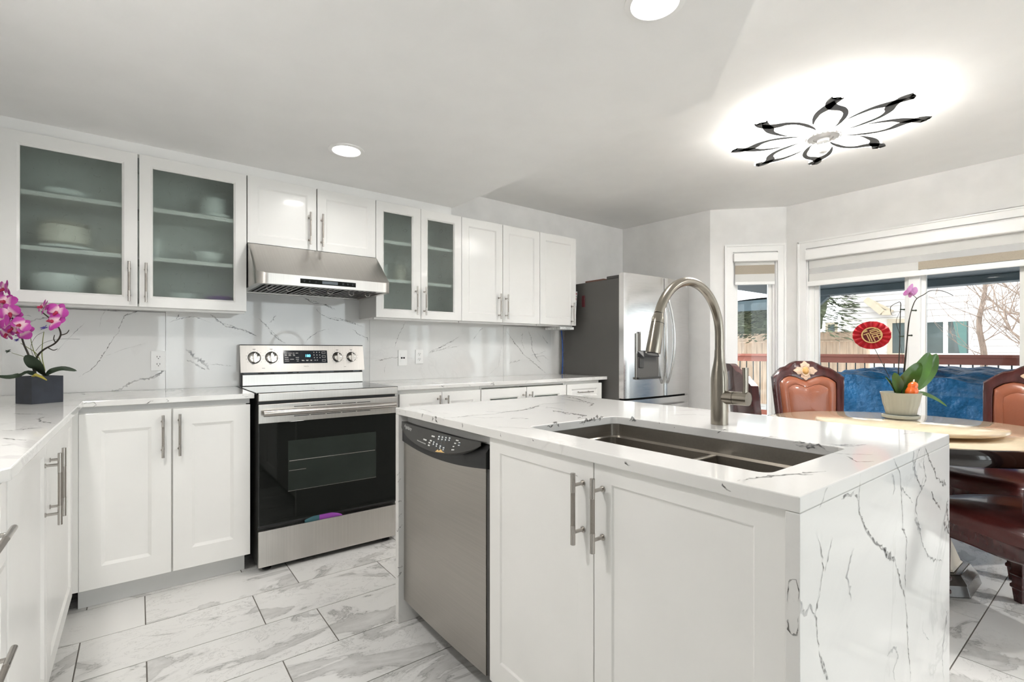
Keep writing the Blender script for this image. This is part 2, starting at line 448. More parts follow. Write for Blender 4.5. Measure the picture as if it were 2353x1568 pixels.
M['leafd'] = mat('dark_silk_leaf', (0.018, 0.032, 0.016), 0.5, var=0.3, scale=20)
M['leafy'] = mat('yellow_shoot', (0.38, 0.32, 0.05), 0.5)
M['stem'] = mat('dark_stem', (0.028, 0.022, 0.014), 0.5, var=0.3)
M['stemg'] = mat('green_stem', (0.17, 0.19, 0.05), 0.5, var=0.3)
M['pink'] = mat('pale_pink_petal', (0.62, 0.27, 0.55), 0.45, var=0.2, scale=30)
M['blue'] = mat('violet_blue_petal', (0.10, 0.08, 0.36), 0.5, var=0.3, scale=60)
M['orange'] = mat('orange_glaze', (0.72, 0.13, 0.02), 0.15, coat=0.6)
M['red'] = mat('red_paper', (0.50, 0.012, 0.022), 0.55, var=0.1)
M['goldpaper'] = mat('gold_paper', (0.72, 0.48, 0.20), 0.5)
M['maroon'] = mat('dark_red_paper', (0.13, 0.008, 0.012), 0.6)
M['shade'] = mat('shade_fabric_white', (0.80, 0.79, 0.76), 0.8, var=0.01, trans=0.25)
M['shadetan'] = mat('shade_mesh_tan', (0.40, 0.35, 0.28), 0.85, var=0.05, scale=200)
M['tarp'] = mat('blue_tarpaulin', (0.012, 0.14, 0.33), 0.42, var=0.25, scale=3, bump=0.5, bscale=14)
for n_ in M['tarp'].node_tree.nodes:
    if n_.type == 'BUMP': n_.inputs['Distance'].default_value = 0.05; n_.inputs['Strength'].default_value = 0.8
M['rail'] = mat('red_brown_stain', (0.27, 0.075, 0.045), 0.55, var=0.15, stretch=(1, 0.2, 1))
M['baluster'] = mat('black_baluster', (0.022, 0.03, 0.03), 0.5)
M['fence'] = mat('cedar_fence', (0.56, 0.41, 0.30), 0.8, var=0.2, scale=5, stretch=(3, 3, 0.4))
M['porch'] = mat('porch_dark_paint', (0.035, 0.055, 0.065), 0.6, var=0.2)
M['siding'] = mat('white_siding', (0.60, 0.565, 0.55), 0.7, var=0.04)
M['brickpale'] = mat('pale_stone_face', (0.62, 0.58, 0.53), 0.85, var=0.14, scale=3)
M['tanfascia'] = mat('tan_fascia', (0.45, 0.38, 0.29), 0.7)
M['hwin'] = mat('house_window_glass', (0.08, 0.10, 0.10), 0.1, coat=0.3, var=0.25, scale=1.5)
M['curtain'] = mat('teal_curtain', (0.09, 0.17, 0.155), 0.8)
M['snow'] = mat('snow', (0.86, 0.87, 0.9), 0.8)
M['deck'] = mat('snowy_deck_boards', (0.72, 0.71, 0.71), 0.75, var=0.2, scale=3, stretch=(0.5, 6, 1))
M['bark'] = mat('bark', (0.26, 0.19, 0.15), 0.9, var=0.3, scale=10, stretch=(3, 3, 0.6))
M['needle'] = mat('conifer_needles', (0.10, 0.115, 0.065), 0.8, var=0.45, scale=4)
M['grass'] = mat('snowy_ground', (0.80, 0.80, 0.80), 0.9, var=0.2)
M['paper'] = mat('printed_paper', (0.62, 0.63, 0.62), 0.6, var=0.3, scale=50)
M['bluecord'] = mat('blue_cord', (0.02, 0.07, 0.28), 0.4)
M['lilac'] = mat('lilac_reflection', (0.26, 0.05, 0.34), 0.7)
M['teal'] = mat('teal_reflection', (0.03, 0.10, 0.12), 0.7)
def petal_mat(name, edge, mid):
    m, t, p = nt_new(name)
    a = node(t, 'ShaderNodeAttribute', attribute_name='petal')
    nz = node(t, 'ShaderNodeTexNoise', Scale=140.0)
    co = node(t, 'ShaderNodeTexCoord'); t.links.new(co.outputs['Object'], nz.inputs['Vector'])
    r = ramp(t, a.outputs['Fac'], [(0.0, mid), (0.35, mid), (0.62, edge), (1.0, tuple(x * 0.9 for x in edge))])
    v = ramp(t, nz.outputs['Fac'], [(0.3, (0.88, 0.88, 0.88)), (0.7, (1.0, 1.0, 1.0))])
    t.links.new(mixc(t, 1.0, r.outputs['Color'], v.outputs['Color'], 'MULTIPLY'), p.inputs['Base Color'])
    p.inputs['Roughness'].default_value = 0.55
    return m
M['magenta'] = petal_mat('magenta_petal', (0.48, 0.045, 0.34), (0.80, 0.55, 0.62))
M['magentad'] = mat('orchid_lip', (0.36, 0.012, 0.06), 0.5)

# ------------------------------------------------------------------ room shell
XL, YB, XR, ZLOW, ZHI = -0.53, 3.42, 4.625, 2.20, 2.445
XA = 4.11                                                  # alcove wall beside the refrigerator
YBACK, XFAR = -4.0, -2.5
# floor: marble-look tiles 607 x 303 mm laid in a one-third bond, grout joints between
b = MB(); b.box(XFAR - 0.1, XR + 0.1, YBACK - 0.1, YB + 0.1, -0.06, -0.002, 1)
TW, TL, G = 0.303, 0.607, 0.0022
rows = []
y = 2.558 + 3 * TW; k = 0
while y > YBACK - 0.1:
    off = 0.024 if k % 2 == 0 else 0.425
    x = off - 5 * TL
    while x < XR + 0.1:
        x0, x1, y1, y0 = max(x, XFAR - 0.1), min(x + TL, XR + 0.1), min(y, YB + 0.1), max(y - TW, YBACK - 0.1)
        if x1 - x0 > 0.02 and y1 - y0 > 0.02: rows.append((x0 + G, x1 - G, y0 + G, y1 - G))
        x += TL
    y -= TW; k += 1
# row (2.558, 2.861) must start at 0.024: count rows from the top
for (x0, x1, y0, y1) in rows: b.box(x0, x1, y0, y1, -0.003, 0.0, 0)
fl = b.build('floor', [M['floor'], M['grout']], recalc=False); struct(fl)
at_ = fl.data.attributes.new('tile_shift', 'FLOAT_VECTOR', 'POINT')
rr = random.Random(3); vals = [0.0] * (3 * len(fl.data.vertices))
for i in range(len(rows)):
    sx, sy = rr.uniform(0, 30), rr.uniform(0, 30)
    for j in range(8):
        q = 8 + i * 8 + j
        vals[3 * q:3 * q + 3] = [sx, sy, rr.random() * 0]
at_.data.foreach_set('vector', vals)

P0, P1 = Vector((4.18, 2.457)), Vector((4.628, 1.979))      # the short splayed wall with the narrow window
E45 = (P1 - P0).normalized(); N45 = Vector((-E45.y, E45.x)); L45 = (P1 - P0).length
def F45(u, z, d): q = P0 + E45 * u - N45 * d; return (q.x, q.y, z)      # d towards the room
def on_45(px, py):
    d = ray(px, py); k = P0.dot(N45) / (d.x * N45.x + d.y * N45.y); q = ORG + d * k
    return (Vector((q.x, q.y)) - P0).dot(E45), q.z

T = 0.12
b = MB(); b.box(XL - T, XA + T, YB, YB + T, 0, ZHI + 0.1); struct(b.build('wall_back', M['wall']))
b = MB(); b.box(XL - T, XL, 0.6, YB, 0, ZHI + 0.1); struct(b.build('wall_left', M['wall']))
b = MB(); b.hexa([(XA, YB, 0), (P0.x, P0.y, 0), (P0.x + T, P0.y + 0.03, 0), (XA + T, YB, 0), (XA, YB, ZHI + 0.1), (P0.x, P0.y, ZHI + 0.1), (P0.x + T, P0.y + 0.03, ZHI + 0.1), (XA + T, YB, ZHI + 0.1)])
struct(b.build('wall_alcove', M['wall']))
WT0, WT1, WZ0, WZ1 = 0.19, 0.575, 0.42, 2.045               # opening of the narrow window
b = MB()
b.mbox(F45, 0, WT0, 0, ZHI + 0.1, -T, 0); b.mbox(F45, WT1, L45, 0, ZHI + 0.1, -T, 0)
b.mbox(F45, WT0, WT1, 0, WZ0, -T, 0); b.mbox(F45, WT0, WT1, WZ1, ZHI + 0.1, -T, 0)
struct(b.build('wall_splayed', M['wall']))
DY0, DY1, DZ = -0.66, 1.815, 2.035                          # patio door opening
SY0, SY1, SZ0, SZ1 = -3.1, -1.9, 0.7, 2.0
b = MB()
for (y0, y1, z0, z1) in ((DY1, P1.y, 0, ZHI + 0.1), (DY0, DY1, DZ, ZHI + 0.1), (SY1, DY0, 0, ZHI + 0.1), (SY0, SY1, 0, SZ0), (SY0, SY1, SZ1, ZHI + 0.1), (YBACK, SY0, 0, ZHI + 0.1)):
    b.box(XR, XR + T, y0, y1, z0, z1)
struct(b.build('wall_right', M['wall']))
BX0, BX1, BZ0, BZ1 = 0.2, 4.2, 0.08, 2.3
b = MB()
for (x0, x1, z0, z1) in ((XFAR - T, BX0, 0, ZHI + 0.1), (BX0, BX1, 0, BZ0), (BX0, BX1, BZ1, ZHI + 0.1), (BX1, XR + T, 0, ZHI + 0.1)):
    b.box(x0, x1, YBACK - T, YBACK, z0, z1)
struct(b.build('wall_rear', M['wall']))
b = MB(); b.box(XFAR - T, XFAR, YBACK, 0.6, 0, ZHI + 0.1)
b.box(XFAR - T, XL, 0.6, 0.6 + T, 0, ZHI + 0.1)
struct(b.build('wall_far_left', M['wall']))
b = MB(); b.prism([(XFAR - T, YBACK - T), (XR + T, YBACK - T), (XR + T, 2.1), (4.35, 2.7), (XA + T, YB + T), (XFAR - T, YB + T)], ZHI, ZHI + 0.08)
struct(b.build('ceiling', M['ceil']))
low = [(XFAR, 0.595), (XFAR, -0.9), (0.9, -0.9), (0.9, 0.20), (1.464, 0.716), (1.897, 1.109), (1.835, 3.11), (1.835, YB), (XL, YB), (XL, 0.595)]
b = MB(); b.prism(low, ZLOW, ZHI); o = struct(b.build('ceiling_lowered', M['ceil']))
b = MB(); b.box(XL, 1.825, 3.115, 3.135, 2.1445, ZLOW); struct(b.build('trim_1', M['trimw']))     # filler board over the wall cabinets

# glossy slab backsplash with printed veins
b = MB()
sx = [XL, 0.123, 1.32, 2.516, 3.07]; YS = 3.408
for i in range(4): b.box(sx[i] + (0.0008 if i else 0), sx[i + 1] - 0.0008, YS, YB, 0.9305, 1.762 if 0 < i < 3 else 1.365, 0)
def c2(x, y): return (x / 3.137, 630 + y / 3.137)
def c4(x, y): return (530 + x / 3.137, 380 + y / 3.137)
def c7(x, y): return (900 + x / 3.136, 460 + y / 3.136)
def vein(b, F, pts, w, m, N, Ys): b.ribbon([Ys(*F(*p)) for p in pts], w, N, m)
SPL = lambda px, py: on_y(px, py, YS - 0.0006)
for (F, pts, w, m) in (
    (c2, [(960, 275), (900, 300), (862, 370), (855, 420), (800, 490), (740, 590), (700, 650), (640, 700), (560, 750)], .0032, 2),
    (c2, [(900, 295), (1000, 268)], .006, 3), (c2, [(760, 265), (730, 320), (715, 385)], .002, 3), (c2, [(745, 262), (870, 268)], .004, 2),
    (c2, [(610, 350), (540, 420), (470, 490), (390, 580)], .0016, 3),
    (c2, [(1185, 700), (1130, 735), (1050, 755), (960, 770), (880, 820), (780, 845)], .010, 3), (c2, [(1185, 695), (1090, 745)], .006, 2),
    (c2, [(1270, 325), (1285, 285)], .004, 2), (c2, [(1220, 350), (1300, 318), (1400, 310), (1520, 348)], .0028, 3),
    (c2, [(1520, 290), (1560, 330), (1640, 375), (1750, 400), (1850, 445)], .006, 3), (c2, [(1520, 292), (1590, 350), (1700, 385)], .0026, 2),
    (c2, [(1340, 540), (1385, 595), (1450, 625), (1510, 690)], .016, 3), (c2, [(1345, 620), (1400, 640), (1480, 690)], .010, 3), (c2, [(1510, 650), (1600, 660), (1680, 670)], .004, 3),
    (c2, [(200, 345), (290, 325), (400, 300)], .008, 3), (c2, [(100, 280), (230, 305)], .003, 3), (c2, [(760, 590), (900, 540), (1050, 500)], .0012, 3),
    (c4, [(200, 1105), (260, 1160), (300, 1220), (350, 1260), (395, 1285)], .006, 3), (c4, [(210, 1108), (280, 1180), (360, 1262)], .0022, 2), (c4, [(325, 1080), (280, 1140)], .005, 3),
    (c4, [(0, 1150), (80, 1180), (180, 1225)], .007, 3), (c4, [(520, 950), (600, 990), (680, 1010), (760, 1040)], .006, 3), (c4, [(540, 965), (640, 992)], .0025, 2),
    (c4, [(620, 1035), (650, 1075), (720, 1110), (850, 1130), (960, 1168)], .0045, 2), (c4, [(680, 1000), (740, 1040)], .004, 2), (c4, [(700, 1090), (800, 1110), (900, 1140)], .005, 3),
    (c4, [(880, 1180), (930, 1225), (992, 1245), (990, 1280)], .004, 2), (c4, [(710, 1180), (620, 1210), (560, 1250), (540, 1285)], .004, 3),
    (c4, [(1260, 1130), (1215, 1220), (1190, 1280), (1180, 1320)], .0024, 2), (c4, [(1040, 1412), (1130, 1392), (1240, 1385), (1310, 1395)], .005, 3), (c4, [(1125, 1430), (1110, 1470), (1110, 1510)], .0025, 2),
    (c4, [(1420, 1360), (1520, 1310), (1600, 1270), (1645, 1235)], .005, 3), (c4, [(1430, 1355), (1540, 1322), (1600, 1290)], .0022, 2), (c4, [(1480, 1340), (1600, 1310), (1650, 1300)], .003, 3),
    (c7, [(830, 945), (880, 1020), (950, 1110), (1030, 1180), (1110, 1250)], .0055, 2), (c7, [(975, 910), (1005, 990), (1012, 1080), (1050, 1150), (1080, 1180)], .006, 3),
    (c7, [(930, 990), (945, 960), (935, 1020), (962, 1085)], .0025, 2), (c7, [(1000, 1120), (1050, 1110), (1112, 1090)], .0028, 3), (c7, [(845, 1180), (900, 1165), (928, 1148)], .006, 3),
    (c7, [(1085, 975), (1105, 1010), (1128, 1035)], .005, 3), (c7, [(1010, 1080), (1040, 1130), (1090, 1120), (1135, 1155)], .004, 3), (c7, [(580, 1010), (620, 960), (655, 920)], .004, 3), (c7, [(270, 1100), (350, 1060), (480, 990)], .004, 3), (c7, [(800, 1000), (770, 1200), (700, 1260)], .0015, 3)):
    vein(b, F, pts, w, m, (0, -1, 0), SPL)
o = b.build('backsplash', [M['tile'], M['tile'], M['vmid'], M['vsoft']], recalc=False); struct(o)
for x in (sx[1], sx[2], sx[3]): pass

# ------------------------------------------------------------------ windows and the sliding patio door
def glazing(name, F, u0, u1, z0, z1, mulls=(), fr=0.045, dep=0.07, back=-0.10, casing=0.065, sill=None, sash=0.04):
    r = thing(name, None, None, F((u0 + u1) / 2, z0, 0)); r['kind'] = 'structure'
    b = MB()                                               # casing on the room side
    if casing:
        b.mbox(F, u0 - casing, u0, (z0 if z0 < 0.05 else z0 - casing), z1 + casing, 0, 0.018); b.mbox(F, u1, u1 + casing, (z0 if z0 < 0.05 else z0 - casing), z1 + casing, 0, 0.018)
        b.mbox(F, u0, u1, z1, z1 + casing, 0, 0.018)
        b.mbox(F, u0 - casing, u0 - casing + 0.015, (z0 if z0 < 0.05 else z0 - casing), z1 + casing, 0.018, 0.026); b.mbox(F, u1 + casing - 0.015, u1 + casing, (z0 if z0 < 0.05 else z0 - casing), z1 + casing, 0.018, 0.026)
        b.mbox(F, u0 - casing, u1 + casing, z1 + casing - 0.015, z1 + casing, 0.018, 0.026)
        if z0 >= 0.05: b.mbox(F, u0, u1, z0 - casing, z0, 0, 0.018)
        b.build('casing', M['trimw'], r, bevel=0.003)
    b = MB()
    b.mbox(F, u0, u0 + fr, z0, z1, back, back + dep); b.mbox(F, u1 - fr, u1, z0, z1, back, back + dep)
    b.mbox(F, u0 + fr, u1 - fr, z1 - fr, z1, back, back + dep); b.mbox(F, u0 + fr, u1 - fr, z0, z0 + fr, back, back + dep)
    b.mbox(F, u0, u0 + 0.012, z0, z1, back + dep, 0); b.mbox(F, u1 - 0.012, u1, z0, z1, back + dep, 0)
    b.mbox(F, u0 + 0.012, u1 - 0.012, z1 - 0.012, z1, back + dep, 0); b.mbox(F, u0 + 0.012, u1 - 0.012, z0, z0 + 0.012, back + dep, 0)
    b.build('frame', M['trimw'], r, bevel=0.002)
    cuts = [u0 + fr] + [m for m in mulls for _ in (0,)] + [u1 - fr]
    for m in mulls:
        b = MB(); b.mbox(F, m - 0.034, m + 0.034, z0 + fr, z1 - fr, back + 0.01, back + dep + 0.012); b.build('mullion', M['trimw'], r, bevel=0.003)
    for i in range(len(cuts) - 1):
        a = cuts[i] + (0.034 if i else 0); c = cuts[i + 1] - (0.034 if i < len(cuts) - 2 else 0)
        b = MB()
        q = sash
        b.mbox(F, a, a + q, z0 + fr, z1 - fr, back + 0.02, back + 0.055); b.mbox(F, c - q, c, z0 + fr, z1 - fr, back + 0.02, back + 0.055)
        b.mbox(F, a + q, c - q, z1 - fr - q, z1 - fr, back + 0.02, back + 0.055); b.mbox(F, a + q, c - q, z0 + fr, z0 + fr + q * 1.6, back + 0.02, back + 0.055)
        s = b.build('sash', M['trimw'], r, bevel=0.002)
        b = MB(); b.mbox(F, a + q, c - q, z0 + fr + q * 1.6, z1 - fr - q, back + 0.032, back + 0.037); b.build('pane', M['pane'], s)
    return r
FR = lambda u, z, d: (XR - d, u, z)
glazing('door_1', FR, DY0, DY1, 0.0, DZ, mulls=(-0.08, 0.46, 1.076), fr=0.05, sash=0.03)
w = glazing('window_1', F45, WT0, WT1, WZ0, WZ1, fr=0.03, sash=0.03)
glazing('window_2', FR, SY0, SY1, SZ0, SZ1, mulls=((SY0 + SY1) / 2,))
glazing('added_rear_window', lambda u, z, d: (u, YBACK + d, z), BX0, BX1, BZ0, BZ1, mulls=(0.75, 1.9, 3.05))  # unseen rear glazing, added wide to let in more daylight

# banded roller shades
def zebra(name, F, u0, u1, z_top, z_val, z_bot, bands, label, dd=0.012):
    r = thing(name, label, 'blind', F((u0 + u1) / 2, z_top, dd))
    b = MB(); b.mbox(F, u0, u1, z_val, z_top, -0.02, 0.045); b.build('valance', M['trimw'], r, bevel=0.006)
    for (z1, z0, mm) in bands:
        b = MB(); b.mbox(F, u0 + 0.02, u1 - 0.02, z0, z1, 0.004, 0.006); b.build('fabric_band', M[mm], r)
    b = MB(); b.mbox(F, u0 + 0.018, u1 - 0.018, z_bot - 0.028, z_bot, -0.004, 0.014); b.build('bottom_rail', M['trimw'], r, bevel=0.004)
    return r
zebra('roller_shade', F45, 0.195, 0.57, 2.03, 1.955, 1.775, [(1.955, 1.925, 'shade'), (1.925, 1.845, 'shadetan'), (1.845, 1.79, 'shade'), (1.79, 1.775, 'shade')], 'short banded roller shade on the narrow window left of the patio door', dd=0)
# shade of the patio door: white, sheer and opaque bands
r = thing('roller_shade', 'wide banded roller shade with white valance over the patio door', 'blind', (XR, 0.58, 2.017))
b = MB(); b.box(XR - 0.055, XR + 0.02, DY0 + 0.01, DY1 - 0.005, 1.932, 2.017); b.build('valance', M['trimw'], r, bevel=0.008)
def shade_band(nm, y0, y1, z0, z1, mm):
    b = MB(); b.box(XR - 0.012, XR - 0.010, y0, y1, z0, z1); return b.build(nm, mm, r)
M['sheer'] = mat('sheer_mesh', (0.80, 0.79, 0.77), 0.9, var=0.01)
M['sheer'].node_tree.nodes['Principled BSDF'].inputs['Alpha'].default_value = 0.45
shade_band('fabric_band', DY0 + 0.03, 1.79, 1.86, 1.935, M['shade'])
shade_band('sheer_band', DY0 + 0.03, 1.79, 1.812, 1.86, M['sheer'])
shade_band('fabric_band', 1.045, 1.79, 1.745, 1.812, M['shade'])
shade_band('fabric_band', DY0 + 0.03, 1.045, 1.752, 1.812, M['shadetan'])
b = MB(); b.box(XR - 0.022, XR - 0.002, DY0 + 0.03, 1.80, 1.706, 1.748); b.build('bottom_rail', M['trimw'], r, bevel=0.004)

# ------------------------------------------------------------------ cabinet kit
def door_mesh(F, u0, u1, z0, z1, wl, wr, wt, wb, t=0.02, glass=False, bead=0.010, rec=0.007):
    b = MB()
    O_ = [(u0, z0), (u1, z0), (u1, z1), (u0, z1)]; I = [(u0 + wl, z0 + wb), (u1 - wr, z0 + wb), (u1 - wr, z1 - wt), (u0 + wl, z1 - wt)]
    J = [(I[0][0] + bead, I[0][1] + bead), (I[1][0] - bead, I[1][1] + bead), (I[2][0] - bead, I[2][1] - bead), (I[3][0] + bead, I[3][1] - bead)]
    P = lambda q, d: F(q[0], q[1], d)
    for i in range(4):
        j = (i + 1) % 4
        b.poly([P(O_[i], t), P(O_[j], t), P(I[j], t), P(I[i], t)])
        b.poly([P(O_[i], 0), P(O_[j], 0), P(O_[j], t), P(O_[i], t)])
        b.poly([P(I[i], t), P(I[j], t), P(J[j], t - rec), P(J[i], t - rec)])
        if glass:
            b.poly([P(J[i], t - rec), P(J[j], t - rec), P(J[j], 0), P(J[i], 0)]); b.poly([P(O_[i], 0), P(O_[j], 0), P(J[j], 0), P(J[i], 0)])
    if not glass:
        b.poly([P(q, t - rec) for q in J]); b.poly([P(q, 0) for q in O_])
    return b, J
def add_handle(parent, F, ua, za, ub, zb, t=0.02, out=0.034, r=0.0058, post=0.16):
    A, B = Vector(F(ua, za, t + out)), Vector(F(ub, zb, t + out))
    h = MB()
    h.tube([A, A.lerp(B, 0.27)], r, 14); h.tube([A.lerp(B, 0.73), B], r, 14)
    h.tube([A.lerp(B, 0.268), A.lerp(B, 0.732)], r * 0.93, 14, m=1)
    for s in (post, 1 - post):
        a = Vector(F(ua + (ub - ua) * s, za + (zb - za) * s, t)); e = A.lerp(B, s)
        h.tube([a, e], r * 0.72, 10); h.tube([a, a.lerp(e, 0.08)], r * 1.25, 12)
    return h.build('handle', [M['handle'], M['handled']], parent)
rg = random.Random(11)
def frost_pane(parent, F, J, d=0.009, leaves=0):
    b = MB(); b.mbox(F, J[0][0] - 0.004, J[1][0] + 0.004, J[0][1] - 0.004, J[2][1] + 0.004, d - 0.004, d)
    w, h = J[1][0] - J[0][0], J[2][1] - J[0][1]
    N = Vector(F(0, 0, 1)) - Vector(F(0, 0, 0))
    for k in range(70):                                    # fine etched scratches, ticks and arcs
        u, z = J[0][0] + w * (0.05 + 0.9 * rg.random()), J[0][1] + h * (0.03 + 0.94 * rg.random())
        L, a, c = rg.choice((0.006, 0.008, 0.012, 0.03)), rg.random() * 6.28, rg.uniform(-1.4, 1.4)
        pts = []
        for i in range(5):
            aa = a + c * i / 4
            pts.append(F(min(J[1][0], max(J[0][0], u + L * i / 4 * math.cos(aa))), min(J[2][1], max(J[0][1], z + L * i / 4 * math.sin(aa))), d + 0.0005))
        b.ribbon(pts, 0.0007, N, 1, rnd=rg)
    for k in range(leaves):
        u, z = J[0][0] + w * (0.2 + 0.6 * rg.random()), J[0][1] + h * (k + 0.5) / leaves; a = rg.uniform(0.2, 1.3)
        for s in (-1, 1):
            pts = [F(u + math.cos(a) * 0.035 * i / 6 - s * math.sin(a) * 0.009 * math.sin(PI * i / 6), z + math.sin(a) * 0.035 * i / 6 + s * math.cos(a) * 0.009 * math.sin(PI * i / 6), d + 0.0005) for i in range(7)]
            b.ribbon(pts, 0.0012, N, 1, rnd=rg, taper=False)
    return b.build('glass_pane', [M['frost'], M['etch']], parent)
def carcass(F, u0, u1, z0, z1, depth, t=0.016, shelves=()):
    b = MB()                                               # open-fronted box behind the doors: d from -depth to 0
    b.mbox(F, u0, u0 + t, z0, z1, -depth, 0); b.mbox(F, u1 - t, u1, z0, z1, -depth, 0)
    b.mbox(F, u0 + t, u1 - t, z0, z0 + t, -depth, 0); b.mbox(F, u0 + t, u1 - t, z1 - t, z1, -depth, 0)
    b.mbox(F, u0 + t, u1 - t, z0 + t, z1 - t, -depth, -depth + 0.006)
    return b
YU = 3.12                                                   # front of the wall cabinet boxes; doors stand 20 mm proud
FU = face_y(YU); YD = YU - 0.02
def ux(px): return on_y(px, 700, YD).x
def zz(px, py, Y=None): return on_y(px, py, Y or YD).z
UB, UT = 1.372, 2.1435
def wall_cabinet(label, x0, x1, zb, doors, shelves=(), glass=False, group='white wall cabinets'):
    r = thing('wall_cabinet', label, 'cabinet', ((x0 + x1) / 2, YU, zb), group)
    carcass(FU, x0, x1, zb, UT, YB - YU - (0.013 if zb < 1.7 else 0)).build('body', M['cabin'] if glass else M['cab'], r, bevel=0.001)
    if glass:
        b = MB(); b.box(x0 - 0.0006, x0 + 0.0, YU, YB - 0.013, zb, UT); b.box(x1, x1 + 0.0006, YU, YB - 0.013, zb, UT); b.box(x0, x1, YU, YB - 0.013, zb - 0.0008, zb); b.build('outer_skin', M['cab'], r)
    if zb < 1.7:
        b = MB(); b.box(x0 + 0.002, x1 - 0.002, YU + 0.025, YU + 0.045, zb - 0.012, zb); b.build('light_rail', M['cab'], r)
    for z in shelves:
        b = MB(); b.box(x0 + 0.017, x1 - 0.017, YU + 0.006, YB - 0.02, z - 0.02, z); b.build('shelf', M['cabin'], r)
    for (u0, u1, wl, wr, wt, wb, h, leaves) in doors:
        b, J = door_mesh(FU, u0, u1, zb, UT, wl, wr, wt, wb, glass=glass)
        d = b.build('door', M['cab'], r, bevel=0.0012)
        if glass: frost_pane(d, FU, J, leaves=leaves)
        add_handle(d, FU, *h)
    return r
def hz(px, y0, y1): x = on_y(px, y0, YD - 0.035).x; return (x, on_y(px, y1, YD - 0.035).z, x, on_y(px, y0, YD - 0.035).z)
XU = [-0.503, -0.0035, 0.0035, 0.485, 0.4905, 0.8655, 0.8715, 1.2415, 1.2455, 1.5705, 1.5725, 1.903, 1.906, 2.2805, 2.2855, 2.667, 2.671, 3.091]
wall_cabinet('double wall cabinet with two large frosted glass doors left of the range hood', XU[0], XU[3], UB,
    [(XU[0], XU[1], ux(45) - XU[0] - 0.01, XU[1] - ux(279.6) - 0.01, UT - zz(45, 332) - 0.01, zz(45, 665) - UB - 0.01, hz(296.5, 600, 692.5), 0),
     (XU[2], XU[3], ux(351.6) - XU[2] - 0.01, XU[3] - ux(537) - 0.01, UT - zz(351.6, 387.7) - 0.01, zz(351.6, 681) - UB - 0.01, hz(335.5, 604, 695), 0)],
    shelves=(1.888, 1.634), glass=True)
ZH = 1.762
wall_cabinet('short white cabinet with two panel doors above the range hood', XU[4], XU[7], ZH,
    [(XU[4], XU[5], 0.052, 0.052, 0.055, 0.05, hz(714.3, 487, 562), 0), (XU[6], XU[7], 0.052, 0.052, 0.055, 0.05, hz(742.7, 492, 567), 0)])
wall_cabinet('narrow wall cabinet with two leaf-etched glass doors right of the range hood', XU[8], XU[11], UB,
    [(XU[8], XU[9], ux(882.9) - XU[8] - 0.01, XU[9] - ux(947) - 0.01, UT - zz(882.9, 486) - 0.01, zz(882.9, 709) - UB - 0.01, hz(960.3, 658, 724), 3),
     (XU[10], XU[11], ux(984.2) - XU[10] - 0.01, XU[11] - ux(1042.6) - 0.01, UT - zz(984.2, 505) - 0.01, zz(984.2, 714.5) - UB - 0.01, hz(980.2, 659.6, 725), 4)],
    shelves=(1.895, 1.635), glass=True)
wall_cabinet('white wall cabinet with a pair of tall panel doors between glass cabinet and end cabinet', XU[12], XU[15], UB,
    [(XU[12], XU[13], 0.06, 0.06, 0.06, 0.06, hz(1152, 675, 733.6), 0), (XU[14], XU[15], 0.06, 0.06, 0.06, 0.06, hz(1168.5, 677, 734), 0)])
wall_cabinet('single-door white wall cabinet at the right end beside the refrigerator', XU[16], XU[17], UB,
    [(XU[16], XU[17], 0.06, 0.06, 0.06, 0.06, hz(1319.5, 696, 747), 0)])

# dishes standing on the shelves behind the frosted doors
def dish(name, label, cat, x, z, prof, m, y=3.262, n=28, group='dishes behind the frosted cabinet doors', lid=None):
    if lid:
        r = thing(name, label, cat, (x, y, z), group)
        b = MB(); b.lathe(prof, (x, y, z), n); b.build('body', M[m], r)
        b = MB(); b.lathe(lid[0], (x, y, z), n); b.build('lid', M[lid[1]], r); return r
    b = MB(); b.lathe(prof, (0, 0, 0), n); o = b.build(name, M[m]); o.location = (x, y, z); return tag(o, label, cat, group)
def bowlp(r, h): return [(r * 0.45, 0.001), (r * 0.5, 0.006), (r * 0.75, h * 0.35), (r * 0.95, h * 0.75), (r, h), (r * 0.96, h), (r * 0.7, h * 0.42), (r * 0.3, h * 0.12), (0.002, h * 0.1)]
def platep(r, n=5): 
    p = [(r * 0.6, 0.001)]
    for i in range(n): p += [(r, 0.010 + 0.005 * i), (r * 0.985, 0.013 + 0.005 * i)]
    return p + [(r * 0.62, 0.012 + 0.005 * n - 0.01), (0.002, 0.012 + 0.005 * n - 0.01)]
def jarp(r, h): return [(r * 0.9, 0.001), (r, 0.01), (r, h * 0.9), (r * 0.85, h), (0.002, h)]
dish('plate', 'stack of white plates alone on the top shelf of the left glass cabinet', 'plates', -0.285, 1.888, platep(0.118, 6), 'porcelain')
dish('casserole', 'beige covered casserole on a platter on the middle shelf at left', 'pot', -0.29, 1.664, jarp(0.105, 0.10), 'cream', lid=([(0.105, 0.100), (0.095, 0.112), (0.03, 0.125), (0.012, 0.14), (0.002, 0.142)], 'cream'))
dish('platter', 'white platter under the casserole on the middle shelf', 'plate', -0.285, 1.634, platep(0.125, 3), 'porcelain')
dish('cup', 'small pale bowl beside the casserole on the middle shelf', 'bowl', -0.10, 1.634, bowlp(0.05, 0.045), 'cream')
dish('mixing_bowl', 'large pale green bowl at the bottom left behind the first glass door', 'bowl', -0.31, 1.388, bowlp(0.118, 0.13), 'porcelain')
dish('stoneware_crock', 'beige crock at the bottom beside the large green bowl', 'pot', -0.10, 1.388, jarp(0.075, 0.135), 'cream')
dish('saucer', 'white plate under the canister on the top shelf of the second door', 'plate', 0.355, 1.888, platep(0.11, 4), 'porcelain')
dish('canister', 'white canister standing on a plate behind the second glass door', 'canister', 0.345, 1.914, jarp(0.068, 0.105), 'porcelain')
